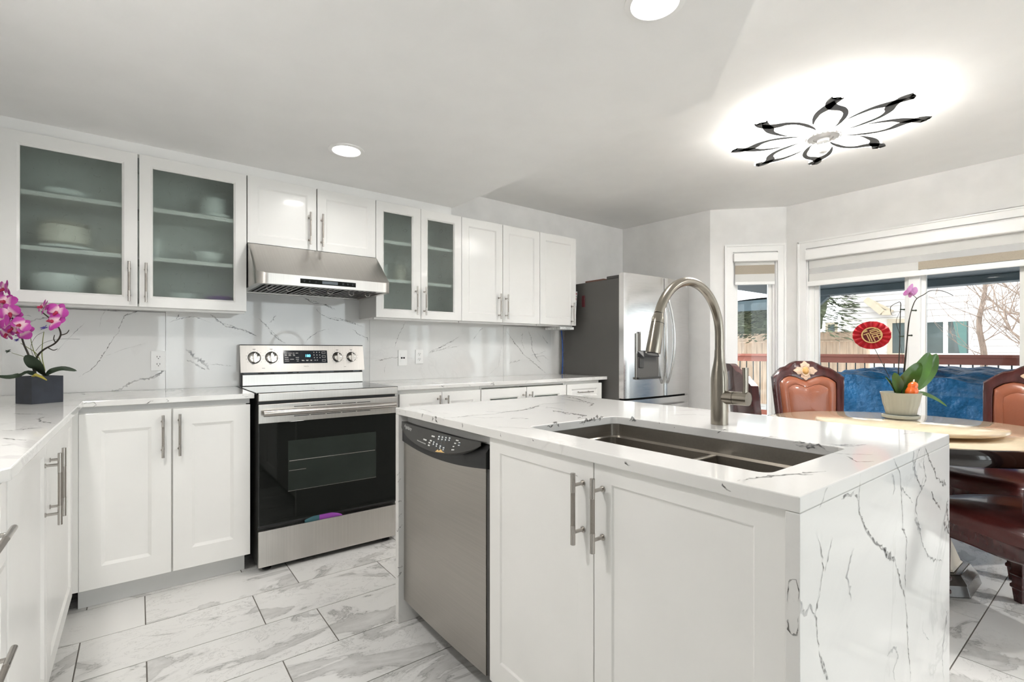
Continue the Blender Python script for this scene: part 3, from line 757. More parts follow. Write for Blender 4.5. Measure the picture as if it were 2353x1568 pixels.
dish('tumbler', 'clear tumbler on the middle shelf behind the second glass door', 'glass', 0.065, 1.634, jarp(0.045, 0.12), 'clear')
dish('serving_bowl', 'pale serving bowl on the middle shelf behind the second glass door', 'bowl', 0.32, 1.634, bowlp(0.085, 0.065), 'porcelain')
dish('soup_bowl', 'white soup bowl at the bottom behind the second glass door', 'bowl', 0.19, 1.388, bowlp(0.075, 0.075), 'porcelain')
dish('food_container', 'small white container with a purple lid at the cabinet bottom', 'container', 0.375, 1.388, jarp(0.062, 0.055), 'porcelain', lid=([(0.063, 0.0555), (0.064, 0.068), (0.06, 0.071), (0.002, 0.071)], 'purple'))
G2 = 'jars behind the leaf-etched glass doors'
dish('storage_jar', 'pale round jar on the lower shelf at the left of the narrow glass cabinet', 'jar', 1.335, 1.635, [(0.03, 0.001), (0.05, 0.03), (0.05, 0.08), (0.03, 0.12), (0.002, 0.122)], 'porcelain', group=G2)
dish('storage_jar', 'yellowish jar on the lower shelf next to the narrow cabinet centre', 'jar', 1.49, 1.635, jarp(0.04, 0.12), 'cream', group=G2)
dish('storage_jar', 'small brownish jar on the lower shelf behind the right etched door', 'jar', 1.665, 1.635, jarp(0.04, 0.10), 'cream', group=G2)

# ------------------------------------------------------------------ base cabinets along the back wall and the left run
CT = 0.93
YB0 = 2.84                                                  # front of base boxes; doors to 2.82
FB = face_y(YB0)
DT, DB_ = 0.873, 0.10
def bx(px): return on_y(px, 900, 2.82).x
def bhz(px, y0, y1): x = on_y(px, y0, 2.785).x; return (x, on_y(px, y1, 2.785).z, x, on_y(px, y0, 2.785).z)
def base_box(r, F, u0, u1, depth, ztop=0.903, toe=0.05, tz=0.098):
    b = MB(); b.mbox(F, u0, u1, tz, ztop, -depth, 0); b.build('body', M['cab'], r, bevel=0.001)
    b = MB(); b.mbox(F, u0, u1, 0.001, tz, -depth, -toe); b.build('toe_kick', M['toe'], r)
r = thing('base_cabinet', 'white base cabinet with two panel doors left of the stove', 'cabinet', (0.13, YB0, 0), 'white base cabinets')
base_box(r, FB, -0.213, 0.442, 0.57)
b = MB(); b.box(-0.2435, -0.207, 2.823, 2.8395, 0.1, 0.902); b.build('corner_filler', M['cab'], r)
b = MB(); b.box(-0.213, 0.458, YB0 - 0.004, YB0 + 0.0, 0.878, 0.902); b.build('top_rail', M['railgrey'], r)  # shadow under the worktop put into this strip's grey colour
xs = (-0.206, bx(393.5), bx(397.5), 0.458)
b, J = door_mesh(FB, xs[0], xs[1], DB_, DT, 0.075, 0.075, 0.078, 0.095, bead=0.014); d = b.build('door', M['cab'], r, bevel=0.0012); add_handle(d, FB, *bhz(374.8, 955, 1053))
b, J = door_mesh(FB, xs[2], xs[3], DB_, DT, 0.075, 0.075, 0.078, 0.095, bead=0.014); d = b.build('door', M['cab'], r, bevel=0.0012); add_handle(d, FB, *bhz(413.6, 952, 1048.5))

XF0 = -0.245                                                # left run: boxes to -0.245, doors to -0.225
FL = face_xp(XF0)
r = thing('base_cabinet', 'white corner base cabinet of the left run with two doors and close-set handles', 'cabinet', (XF0, 2.2, 0), 'white base cabinets')
b = MB(); b.mbox(FL, 1.50, 2.835, 0.098, 0.903, -(XF0 - XL) + 0.003, 0); b.build('body', M['cab'], r, bevel=0.001)
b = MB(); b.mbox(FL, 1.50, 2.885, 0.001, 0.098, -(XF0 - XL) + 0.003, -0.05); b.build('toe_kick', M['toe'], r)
b, J = door_mesh(FL, 2.075, 2.80, DB_, DT + 0.02, 0.085, 0.06, 0.06, 0.06); d = b.build('door', M['cab'], r, bevel=0.0012)
add_handle(d, FL, 2.135, 0.615, 2.135, 0.835, out=0.034)
b, J = door_mesh(FL, 1.51, 2.07, DB_, DT + 0.02, 0.06, 0.05, 0.06, 0.06); d = b.build('door', M['cab'], r, bevel=0.0012)
add_handle(d, FL, 2.035, 0.615, 2.035, 0.835, out=0.034)
r = thing('drawer_cabinet', 'white drawer base at the left edge with steel bar handles', 'cabinet', (XF0, 1.2, 0), 'white base cabinets')
base_box(r, FL, 0.90, 1.498, -(XL - XF0) - 0.003)
for (z0, z1) in ((0.70, 0.875), (0.42, 0.69), (0.10, 0.41)):
    b, J = door_mesh(FL, 0.91, 1.488, z0, z1, 0.05, 0.05, 0.045, 0.045); d = b.build('drawer', M['cab'], r, bevel=0.0012)
    add_handle(d, FL, 1.06, (z0 + z1) / 2 + 0.02, 1.335, (z0 + z1) / 2 + 0.02)

r = thing('base_cabinet', 'white base cabinet with two small panel doors just right of the stove', 'cabinet', (1.58, YB0, 0), 'white base cabinets')
base_box(r, FB, 1.262, 1.888, 0.57)
hy = lambda px: bhz(px, 909, 965)
for (u0, u1, h) in ((1.283, 1.579, hy(1012)), (1.584, 1.884, hy(1031))):
    b, J = door_mesh(FB, u0, u1, DB_, 0.878, 0.06, 0.06, 0.062, 0.06, bead=0.014); d = b.build('door', M['cab'], r, bevel=0.0012); add_handle(d, FB, *h)
r = thing('base_cabinet', 'white base cabinet with two dark glass doors behind the island', 'cabinet', (2.3, YB0, 0), 'white base cabinets')
b = carcass(FB, 1.890, 2.704, 0.098, 0.903, 0.57); b.build('body', M['cab'], r)
b = MB(); b.mbox(FB, 1.890, 2.704, 0.001, 0.098, -0.57, -0.05); b.build('toe_kick', M['toe'], r)
for (u0, u1, px) in ((1.893, 2.297, 1209), (2.301, 2.702, 1224)):
    b, J = door_mesh(FB, u0, u1, DB_, 0.878, 0.07, 0.07, 0.062, 0.06, glass=True); d = b.build('door', M['cab'], r, bevel=0.0012)
    b = MB(); b.mbox(FB, J[0][0] - 0.003, J[1][0] + 0.003, J[0][1] - 0.003, J[2][1] + 0.003, 0.004, 0.008); b.build('glass_pane', M['frost'], d)
    add_handle(d, FB, *bhz(px, 900, 955))
r = thing('drawer_cabinet', 'white drawer base at the right end of the back counter next to the refrigerator', 'cabinet', (2.9, YB0, 0), 'white base cabinets')
base_box(r, FB, 2.706, 3.10, 0.57)
for (z0, z1) in ((0.735, 0.878), (0.42, 0.73), (0.10, 0.415)):
    b, J = door_mesh(FB, 2.713, 3.117, z0, z1, 0.05, 0.05, 0.04, 0.04); d = b.build('drawer', M['cab'], r, bevel=0.0012)
    a = on_y(1330, 906, 2.785).x; c = on_y(1364, 906, 2.785).x
    add_handle(d, FB, a, (z0 + z1) / 2 + 0.005, c, (z0 + z1) / 2 + 0.005, r=0.005)

# ------------------------------------------------------------------ worktops
def zline(F, z): return lambda px, py: on_z(px, py, z + 0.0006)
b = MB()
b.prism([(XL + 0.002, 1.29), (-0.205, 1.29), (-0.19, 1.305), (-0.19, 2.80), (0.475, 2.80), (0.475, YS - 0.001), (XL + 0.002, YS - 0.001)], CT - 0.026, CT)
o = b.build('worktop', [M['quartz'], M['quartz'], M['vdark'], M['vmid']], bevel=0.003)
tag(o, 'white veined quartz worktop wrapping the left corner, under the purple orchid', 'worktop')
b = MB(); b.box(1.255, 3.165, 2.80, YS - 0.001, CT - 0.026, CT)
o2 = b.build('worktop', [M['quartz'], M['quartz'], M['vdark'], M['vmid']], bevel=0.003)
tag(o2, 'white veined quartz worktop running from the stove to the refrigerator', 'worktop')
def add_veins(o, veins, proj, N):
    b = MB()
    for (F, pts, w, m) in veins: b.ribbon([proj(*F(*p)) for p in pts], w, N, m)
    me = o.data; off = Vector(o.location); p = o.parent
    while p is not None: off = off + p.location; p = p.parent
    bm = bmesh.new(); bm.from_mesh(me)
    tmp = bpy.data.meshes.new('tmp'); tmp.from_pydata([tuple(Vector(v) - off) for v in b.v], [], b.f); tmp.polygons.foreach_set('material_index', b.m)
    bm.from_mesh(tmp); bm.to_mesh(me); bm.free(); bpy.data.meshes.remove(tmp)
def merge_into(o, b, m):
    me = o.data; off = Vector((0, 0, 0)); p = o
    while p is not None: off = off + p.location; p = p.parent
    me.materials.append(m); k = len(me.materials) - 1
    bm = bmesh.new(); bm.from_mesh(me)
    tmp = bpy.data.meshes.new('tmp'); tmp.from_pydata([tuple(Vector(v) - off) for v in b.v], [], b.f); tmp.polygons.foreach_set('material_index', [k] * len(b.f))
    bm.from_mesh(tmp); bm.to_mesh(me); bm.free(); bpy.data.meshes.remove(tmp)
ZT = lambda z: (lambda px, py: on_z(px, py, z + 0.0005))
add_veins(o, [(c2, [(95, 1005), (180, 1010), (260, 1008), (352, 1012)], .006, 2), (c2, [(322, 1030), (285, 1045), (290, 1060), (330, 1068), (402, 1076)], .006, 2), (c2, [(0, 1125), (80, 1128), (150, 1118), (300, 1105)], .005, 3),
              (c2, [(10, 1182), (100, 1190), (175, 1200)], .005, 2), (c2, [(0, 1235), (60, 1232), (110, 1228)], .005, 2), (c2, [(150, 1215), (220, 1210)], .005, 3), (c2, [(460, 918), (600, 905), (720, 888), (860, 872)], .005, 3), (c2, [(1000, 870), (1100, 862), (1200, 855)], .004, 3), (c2, [(1450, 838), (1560, 828)], .004, 3), (c2, [(130, 1130), (200, 1112), (290, 1110)], .004, 2)], ZT(CT), (0, 0, 1))
YF = lambda px, py: on_y(px, py, 2.7995)
add_veins(o, [(c2, [(590, 960), (585, 940), (620, 930), (680, 930), (692, 945), (670, 958)], .003, 2), (c2, [(1050, 935), (1085, 915), (1110, 912)], .004, 2), (c2, [(1195, 900), (1212, 915), (1195, 925)], .003, 2), (c2, [(1745, 870), (1765, 885), (1790, 880)], .003, 2)], YF, (0, -1, 0))
add_veins(o2, [(c7, [(1240, 1285), (1330, 1270), (1420, 1272)], .006, 2), (c7, [(960, 1322), (980, 1300), (1060, 1290)], .006, 3), (c7, [(650, 1305), (720, 1300), (800, 1290)], .006, 3), (c7, [(430, 1290), (490, 1284)], .005, 3), (c7, [(860, 1283), (950, 1276)], .006, 3)], ZT(CT), (0, 0, 1))
add_veins(o2, [(c7, [(340, 1345), (380, 1340), (375, 1352)], .004, 2), (c7, [(555, 1330), (570, 1340)], .003, 2), (c7, [(710, 1330), (735, 1322), (740, 1332), (720, 1334)], .005, 2), (c7, [(963, 1325), (967, 1312)], .003, 2)], YF, (0, -1, 0))

# ------------------------------------------------------------------ outlets on the backsplash
def outlet(label, px0, px1, py0, py1, kind):
    x0, x1 = on_y(px0, py0, YS).x, on_y(px1, py0, YS).x; xm = (x0 + x1) / 2
    z1 = (on_y(px0, py0, YS).z + on_y(px1, py0, YS).z) / 2; z0 = z1 - (x1 - x0) * 1.62
    F = face_y(YS)
    r = thing('wall_outlet' if kind else 'data_outlet', label, 'outlet', (xm, YS, z0), 'wall plates on the backsplash')
    b = MB(); b.mbox(F, x0, x1, z0, z1, 0.0005, 0.006); b.build('cover_plate', M['plate'], r, bevel=0.002)
    zm = (z0 + z1) / 2
    if kind:
        for s in (-1, 1):
            zc = zm + s * 0.0205
            b = MB(); b.lathe([(0.0165, 0.0), (0.0165, 0.003), (0.002, 0.003)], (0, 0, 0), 24, F=lambda x, y, z: F(xm + x, zc + y * 0.86, 0.006 + z)); f = b.build('receptacle', M['plate'], r)
            b = MB()
            for dx, hh in ((-0.0065, 0.0045), (0.0065, 0.0036)): b.mbox(F, xm + dx - 0.0012, xm + dx + 0.0012, zc - hh + 0.003, zc + hh + 0.003, 0.009, 0.0096)
            b.mbox(F, xm - 0.0022, xm + 0.0022, zc - 0.0095, zc - 0.0055, 0.009, 0.0096); b.build('slot', M['gap'], f)
    else:
        b = MB(); b.mbox(F, xm - 0.017, xm + 0.017, zm - 0.033, zm + 0.033, 0.006, 0.0075); b.build('insert', M['plate'], r)
        for s in (-1, 1):
            b = MB(); b.mbox(F, xm + s * 0.009 - 0.0065, xm + s * 0.009 + 0.0065, zm - 0.006, zm + 0.006, 0.0075, 0.0082); b.build('jack', M['gap'], r)
outlet('white double wall outlet on the backsplash left of the stove', 346.5, 381, 807, 851, 1)
outlet('white data plate with two black jacks right of the stove', 914.5, 935, 805, 839, 0)
outlet('white double wall outlet beside the data plate', 954, 972, 804, 837, 1)

# ------------------------------------------------------------------ range hood
HX0, HX1, HZ0, HZ1, HYF, HYS = 0.4905, 1.242, 1.506, 1.563, 2.835, 2.895
r = thing('range_hood', 'stainless steel under-cabinet range hood with sloped front above the stove', 'range hood', (0.866, 3.42, HZ0))
b = MB()
def hood_outline(ins=0.0):                                   # plan of the lower band, rounded front corners
    p = []
    R = HYS - HYF
    for i in range(9):
        a = PI + (PI / 2) * i / 8; p.append((HX0 + R + math.cos(a) * (R - ins), HYS + math.sin(a) * (R - ins)))
    for i in range(9):
        a = 1.5 * PI + (PI / 2) * i / 8; p.append((HX1 - R + math.cos(a) * (R - ins), HYS + math.sin(a) * (R - ins)))
    return p
ol = hood_outline(); n = len(ol); YT = 3.085
band0 = [(x, y, HZ0) for x, y in ol]; band1 = [(x, y, HZ1 + (y - HYF) * 0.35) for x, y in ol]
b.rings([band0, band1], 0, True, False, False)
top = []
for i, (x, y) in enumerate(ol): top.append((HX0 + (HX1 - HX0) * min(1, max(0, (x - HX0) / (HX1 - HX0))), YT, 1.757))
b.rings([band1, top], 0, False, False, False)
yb = YS - 0.002
b.poly([(HX0, yb, HZ0), band0[0], band1[0], top[0], (HX0, yb, 1.757)]); b.poly([(HX1, yb, HZ0), band0[-1], band1[-1], top[-1], (HX1, yb, 1.757)])
b.poly([top[0], top[-1], (HX1, yb, 1.757), (HX0, yb, 1.757)]); b.poly([(HX0, yb, HZ0), (HX1, yb, HZ0), (HX1, yb, 1.757), (HX0, yb, 1.757)])
# underside: rim and a recessed tray
inn = [(HX0 + 0.03, HYS - 0.01), (HX1 - 0.03, HYS - 0.01), (HX1 - 0.03, yb - 0.05), (HX0 + 0.03, yb - 0.05)]
b.poly([band0[i] for i in range(n)] + [(inn[1][0], inn[1][1], HZ0), (inn[0][0], inn[0][1], HZ0)])
b.poly([band0[0], (inn[0][0], inn[0][1], HZ0), (inn[3][0], inn[3][1], HZ0), (HX0, yb, HZ0)]); b.poly([band0[-1], (HX1, yb, HZ0), (inn[2][0], inn[2][1], HZ0), (inn[1][0], inn[1][1], HZ0)])
b.poly([(HX0, yb, HZ0), (inn[3][0], inn[3][1], HZ0), (inn[2][0], inn[2][1], HZ0), (HX1, yb, HZ0)])
for i in range(4):
    j = (i + 1) % 4; b.poly([(*inn[i], HZ0), (*inn[j], HZ0), (*inn[j], HZ0 + 0.02), (*inn[i], HZ0 + 0.02)])
b.poly([(*q, HZ0 + 0.035) for q in inn], 1)
b.build('hood_shell', [M['steel'], M['gap']], r, recalc=True)
fw = (inn[1][0] - inn[0][0]) / 3
for k in range(3):
    x0 = inn[0][0] + fw * k + 0.004; x1 = x0 + fw - 0.008
    b = MB()
    for i in range(8):
        x = x0 + (x1 - x0) * (i + 0.5) / 8; b.hexa([(x - 0.010, inn[0][1] + 0.01, HZ0 + 0.006), (x + 0.006, inn[0][1] + 0.01, HZ0 + 0.006), (x + 0.006, inn[2][1] - 0.01, HZ0 + 0.006), (x - 0.010, inn[2][1] - 0.01, HZ0 + 0.006), (x - 0.004, inn[0][1] + 0.01, HZ0 + 0.012), (x + 0.012, inn[0][1] + 0.01, HZ0 + 0.012), (x + 0.012, inn[2][1] - 0.01, HZ0 + 0.012), (x - 0.004, inn[2][1] - 0.01, HZ0 + 0.012)])
    b.box(x0, x1, inn[0][1] + 0.002, inn[0][1] + 0.014, HZ0 + 0.004, HZ0 + 0.014); b.box(x0, x1, inn[2][1] - 0.014, inn[2][1] - 0.002, HZ0 + 0.004, HZ0 + 0.014)
    f = b.build('baffle_filter', M['baffle'], r)
    for s in (0.27, 0.73):
        x = x0 + (x1 - x0) * s; b = MB()
        b.tube(spline([(x - 0.014, 3.0, HZ0 + 0.006), (x - 0.014, 3.0, HZ0 - 0.008), (x, 3.0, HZ0 - 0.016), (x + 0.014, 3.0, HZ0 - 0.008), (x + 0.014, 3.0, HZ0 + 0.006)], 5), 0.0022, 8); b.build('pull_loop', M['handle'], f)
FH = face_y(HYF)
xa, xb = on_y(690, 641, HYF).x, on_y(817.5, 652, HYF).x
b = MB(); b.mbox(FH, xa, xb, 1.521, 1.547, 0, 0.0015); c = b.build('control_panel', M['blackgl'], r)
b = MB(); b.mbox(FH, xa + (xb - xa) * 0.38, xa + (xb - xa) * 0.66, 1.526, 1.542, 0.0015, 0.002); b.build('display', M['greyscreen'], c)
b = MB()
for s in (0.07, 0.16, 0.27, 0.76, 0.85, 0.94):
    x = xa + (xb - xa) * s; b.lathe([(0.004, 0), (0.004, 0.0004), (0.003, 0.0004), (0.003, 0)], (0, 0, 0), 12, F=lambda px, py, pz: FH(x + px, 1.534 + py, 0.0015 + pz), cap=False)
b.build('touch_key', M['greyscreen'], c)

# ------------------------------------------------------------------ stove
SX0, SX1, SYF = 0.488, 1.249, 2.774
SXM = (SX0 + SX1) / 2
r = thing('stove', 'stainless steel electric range with black oven door and back control panel', 'stove', (SXM, SYF, 0))
FS = face_y(SYF)
b = MB(); b.box(SX0 + 0.002, SX1 - 0.002, SYF + 0.03, 3.395, 0.028, 0.918); b.build('body', M['charcoal'], r, bevel=0.002)
for (x, y) in ((SX0 + 0.05, SYF + 0.06), (SX1 - 0.05, SYF + 0.06), (SX0 + 0.05, 3.33), (SX1 - 0.05, 3.33)):
    b = MB(); b.lathe([(0.022, 0.0005), (0.022, 0.008), (0.012, 0.012), (0.012, 0.03)], (x, y, 0), 16); b.build('foot', M['black'], r)
b = MB(); b.mbox(FS, SX0, SX1, 0.030, 0.218, -0.03, 0.0); b.build('drawer', M['steel'], r, bevel=0.004)
b = MB(); b.mbox(FS, SX0, SX1, 0.238, 0.872, -0.028, 0.0, 0)
dr = b.build('oven_door', M['black'], r, bevel=0.003)
b = MB(); b.mbox(FS, SX0 + 0.004, SX1 - 0.004, 0.248, 0.774, 0.0, 0.004); b.build('door_glass', M['blackgl'], dr, bevel=0.001)
w0, w1 = on_y(662, 1050, SYF - 0.004).x, on_y(864, 1050, SYF - 0.004).x
b = MB(); b.mbox(FS, w0, w1, 0.405, 0.672, 0.004, 0.0046); b.build('window', M['ovenwin'], dr)
b = MB(); b.mbox(FS, w0 + 0.006, w1 - 0.006, 0.563, 0.566, 0.0046, 0.0049); b.mbox(FS, w0, w1, 0.404, 0.4055, 0.0046, 0.0049); b.mbox(FS, w0 + 0.004, w0 + 0.09, 0.512, 0.5135, 0.0046, 0.0049)
b.build('rack_line', M['steeld'], dr)
b = MB(); b.mbox(FS, SX0, SX1, 0.774, 0.872, 0.0, 0.006); b.build('door_band', M['steel'], dr, bevel=0.002)
b = MB()
for i in range(5):
    x = SX0 + 0.17 + i * 0.085
    b.mbox(FS, x, x + 0.078, 0.850, 0.8535, 0.006, 0.0066); b.mbox(FS, x, x + 0.078, 0.800, 0.8035, 0.006, 0.0066)
b.build('vent_slot', M['gap'], dr)
hb = MB()
h0, h1 = on_y(606, 946, SYF - 0.045).x, on_y(909, 927, SYF - 0.045).x
hb.tube([FS(h0, 0.829, 0.045), FS(h1, 0.829, 0.045)], 0.0165, 20, flat=1.0)
for x in (h0 + 0.03, h1 - 0.03): hb.mbox(FS, x - 0.012, x + 0.012, 0.818, 0.84, 0.006, 0.04)
hb.build('door_handle', M['handle'], dr)
# cooktop
b = MB(); b.mbox(FS, SX0, SX1, 0.888, 0.930, -0.05, 0.004); b.build('front_trim', M['steel'], r, bevel=0.003)
b = MB(); b.box(SX0 - 0.008, SX1 + 0.004, SYF + 0.004, 3.345, 0.9205, 0.9325); ct = b.build('cooktop', M['blackgl'], r, bevel=0.002)
for (x, y, rr_) in ((0.70, 2.95, 0.11), (1.05, 2.95, 0.09), (0.70, 3.20, 0.075), (1.05, 3.20, 0.11)):
    b = MB()
    b.rings([[(x + q * math.cos(2 * PI * j / 48), y + q * math.sin(2 * PI * j / 48), 0.9328) for j in range(48)] for q in (rr_, rr_ - 0.003)], cap=False); b.build('burner_ring', M['greyscreen'], ct)
# back guard: lower strip, vent gap, tilted control panel
b = MB(); b.box(SX0 + 0.012, SX1 - 0.006, 3.335, 3.352, 0.934, 1.002); b.build('lower_strip', M['steel'], r, bevel=0.002)
b = MB(); b.box(SX0 + 0.006, SX1 - 0.004, 3.353, 3.40, 0.92, 1.186); b.build('guard_back', M['black'], r)
def FG(u, z, d):                                             # panel leans back by 30 mm over its height
    s = (z - 1.016) / 0.166
    return (u, 3.318 + 0.034 * s - d, z)
b = MB(); b.mbox(FG, SX0, SX1, 1.016, 1.182, -0.012, 0.0); gp = b.build('control_panel', M['steel'], r, bevel=0.003)
b = MB(); b.mbox(FG, SX0 + 0.002, SX1 - 0.002, 1.1825, 1.187, -0.045, 0.002); b.build('top_cap', M['black'], r)
b = MB()
for (u0, u1, mm) in ((0.02, 0.10, 0), (0.13, 0.17, 0), (0.19, 0.27, 0), (0.30, 0.325, 0), (0.335, 0.46, 0), (0.47, 0.56, 0), (0.69, 0.735, 0)):
    b.box(SX0 + u0, SX0 + u1, 3.347, 3.352, 1.0055, 1.0125)
b.build('vent_louvre', M['greyscreen'], r)
def gx(px): return on_y(px, 820, 3.33).x
b = MB(); da, db = gx(651.5), gx(752.5); z0, z1 = 1.068, 1.151; b.mbox(FG, da, db, z0, z1, 0, 0.0015); ds = b.build('display_panel', M['screenbg'], gp)
dw, dh = db - da, z1 - z0
def FD(s, q, d=0.0018): return FG(da + dw * s, z1 - dh * q, d)
b = MB()
for (s0, s1, q0) in ((.02, .09, .21), (.11, .19, .21), (.205, .25, .21), (.275, .33, .21), (.03, .08, .33), (.115, .17, .33), (.21, .25, .33), (.03, .08, .40), (.115, .17, .40), (.22, .26, .40), (.03, .11, .54), (.27, .345, .54), (.03, .12, .68), (.145, .23, .68), (.275, .34, .68), (.03, .125, .82), (.29, .335, .82),
                     (.40, .45, .76), (.41, .465, .80), (.50, .56, .76), (.51, .545, .80), (.595, .64, .76), (.605, .635, .80), (.69, .735, .77)):
    b.poly([FD(s0, q0 - .018), FD(s1, q0 - .018), FD(s1, q0 + .018), FD(s0, q0 + .018)])
for (s, q) in ((.69, .15), (.755, .15), (.82, .15), (.69, .36), (.758, .36), (.825, .36), (.695, .57), (.76, .57), (.828, .57), (.765, .77)):
    b.poly([FD(s - .008, q - .035), FD(s + .008, q - .035), FD(s + .008, q + .035), FD(s - .008, q + .035)])
for q in (.18, .48, .79):
    for (a, c, e, f) in ((.875, .96, -.08, -.06), (.875, .96, .06, .08), (.875, .88, -.08, .08), (.955, .96, -.08, .08)):
        b.poly([FD(a, q + e), FD(c, q + e), FD(c, q + f), FD(a, q + f)])
merge_into(ds, b, M['white'])
text_part('clock_digits', '180', 0.023, lambda u, v: FD(.545 + u / dw, .43 - v / dh, 0.002), M['screen'], ds)
text_part('maker_mark', 'VALE B', 0.0095, lambda u, v: FG(SXM - 0.005 + u, 1.048 + v, 0.0006), M['darkprint'], gp)
for (px, py, rr_) in ((585, 822, 0.034), (624.5, 821.5, 0.034), (776.3, 820.5, 0.031), (808.3, 820, 0.031)):
    x = gx(px); z = on_y(px, py, 3.33).z - 0.001
    b = MB()
    b.lathe([(rr_, 0), (rr_, 0.004), (rr_ * 0.93, 0.006), (rr_ * 0.88, 0.018), (rr_ * 0.80, 0.021), (0.002, 0.021)], (0, 0, 0), 32, F=lambda a, c, d: FG(x + a, z + c, d))
    kn = b.build('knob', [M['knob']], gp)
    b = MB(); pr = []
    for i in range(7):
        a = PI * i / 6; pr.append((x - 0.009 + 0.009 * (1 - math.cos(a)), z + 0.026 + 0.006 * math.sin(a)))
    pr = [(x + 0.009 * math.cos(PI * i / 8), z + 0.022 + 0.009 * math.sin(PI * i / 8)) for i in range(9)] + [(x + 0.009 * math.cos(PI + PI * i / 8), z - 0.022 + 0.009 * math.sin(PI + PI * i / 8)) for i in range(9)]
    b.prism(pr, 0.020, 0.034, 0, F=lambda a, c, d: FG(a, c, d)); b.build('grip', M['knob'], kn, bevel=0.002)
    b = MB(); b.rings([[FG(x + q * math.cos(2 * PI * j / 32), z + q * math.sin(2 * PI * j / 32), 0.0007) for j in range(32)] for q in (rr_ + 0.003, rr_ - 0.002)], cap=False)
    b.mbox(FG, x + 0.0015, x + 0.0065, z + 0.019, z + 0.028, 0.034, 0.0346)
    for j in range(11):
        a = PI * (-0.2 + 1.4 * j / 10); u, v = x + (rr_ + 0.011) * math.cos(a - 0) , z + (rr_ + 0.011) * math.sin(a)
        b.mbox(FG, u - 0.0014, u + 0.0014, v - 0.0014, v + 0.0014, 0.0003, 0.0007)
    b.mbox(FG, x - 0.008, x + 0.008, z + rr_ + 0.016, z + rr_ + 0.019, 0.0003, 0.0007)
    b.build('dial_print', M['darkprint'], kn)
b = MB()
for (x, w) in ((gx(605), 0.018), (gx(792), 0.014)): b.mbox(FG, x - w / 2, x + w / 2, 1.040, 1.042, 0.0003, 0.0007)
merge_into(gp, b, M['darkprint'])
# purple and teal sheet standing in for a reflection in the oven glass
b = MB(); X0_, X1_ = on_y(700, 1195, 2.77).x, on_y(788, 1180, 2.77).x
b.grid(lambda u, v: (X0_ + (X1_ - X0_) * u, 2.7735 - 0.006 * math.sin(PI * v) - 0.002 * math.sin(9 * u), 0.2185 + v * 0.033 * math.sin(PI * min(1, 0.08 + u * 0.92)) ** 0.6), 24, 4, 0)
for i in range(24 * 4): b.m[i] = 1 if i // 4 < 9 else 0
b.build('oven_reflection', [M['lilac'], M['teal']], None)
o = bpy.data.objects['oven_reflection']; tag(o, 'purple and teal painted reflection at the foot of the oven door', 'cloth')

# ------------------------------------------------------------------ refrigerator
FX0, FX1, FYB, FYD, FZ = 3.168, 4.105, 2.676, 2.622, 1.793
r = thing('refrigerator', 'stainless french-door refrigerator with water dispenser in the alcove', 'refrigerator', ((FX0 + FX1) / 2, FYB, 0))
b = MB(); b.box(FX0, FX1, FYB, 3.33, 0.03, 1.755); b.build('cabinet', M['fridgeside'], r, bevel=0.004)
b = MB(); b.box(FX0 + 0.03, FX1 - 0.03, FYB + 0.02, 3.30, 0.001, 0.03); b.build('plinth', M['black'], r)
FF = face_y(FYD)
xs_ = on_y(1524, 800, FYD).x
def bulge(u, u0, u1): return 0.016 * (1 - ((u - (FX0 + FX1) / 2) / ((FX1 - FX0) / 2)) ** 2)
def fdoor(nm, u0, u1, z0, z1, parent):
    b = MB(); n = 16
    fr = []; bk = []
    rings = []
    for i in range(n + 1):
        u = u0 + (u1 - u0) * i / n; d = bulge(u, u0, u1)
        e = 0.006 if i in (0, n) else 0
        rings.append([FF(u, z0, -0.055), FF(u, z0, d - e), FF(u, z1, d - e), FF(u, z1, -0.055)])
    b.rings(rings, 0, True, True, True)
    return b.build(nm, M['steelv'], parent)
b = MB(); b.box(FX0 + 0.01, FX1 - 0.01, FYB - 0.012, FYB - 0.0005, 0.06, 1.775); b.build('door_gasket', M['gap'], r)
dl = fdoor('left_door', FX0 + 0.002, xs_ - 0.004, 0.752, FZ, r)
drr = fdoor('right_door', xs_ + 0.004, FX1 - 0.002, 0.752, FZ, r)
dz = fdoor('freezer_drawer', FX0 + 0.002, FX1 - 0.002, 0.08, 0.735, r)
for (o, x, sgn) in ((dl, xs_ - 0.040, -1), (drr, xs_ + 0.044, 1)):
    b = MB(); pts = []
    for i in range(25):
        s = i / 24; pts.append(FF(x + sgn * 0.030 * math.sin(PI * s) - sgn * 0.012, 0.86 + 0.77 * s, 0.020 + 0.050 * math.sin(PI * min(1, max(0, s))) ** 0.7))
    b.tube(pts, 0.0125, 14, flat=0.75); b.build('handle', M['steelv'], o)
b = MB(); pts = [FF(FX0 + 0.07 + (FX1 - FX0 - 0.14) * i / 24, 0.665 , 0.02 + 0.05 * math.sin(PI * i / 24) ** 0.6) for i in range(25)]
b.tube(pts, 0.013, 14); b.build('handle', M['steelv'], dz)
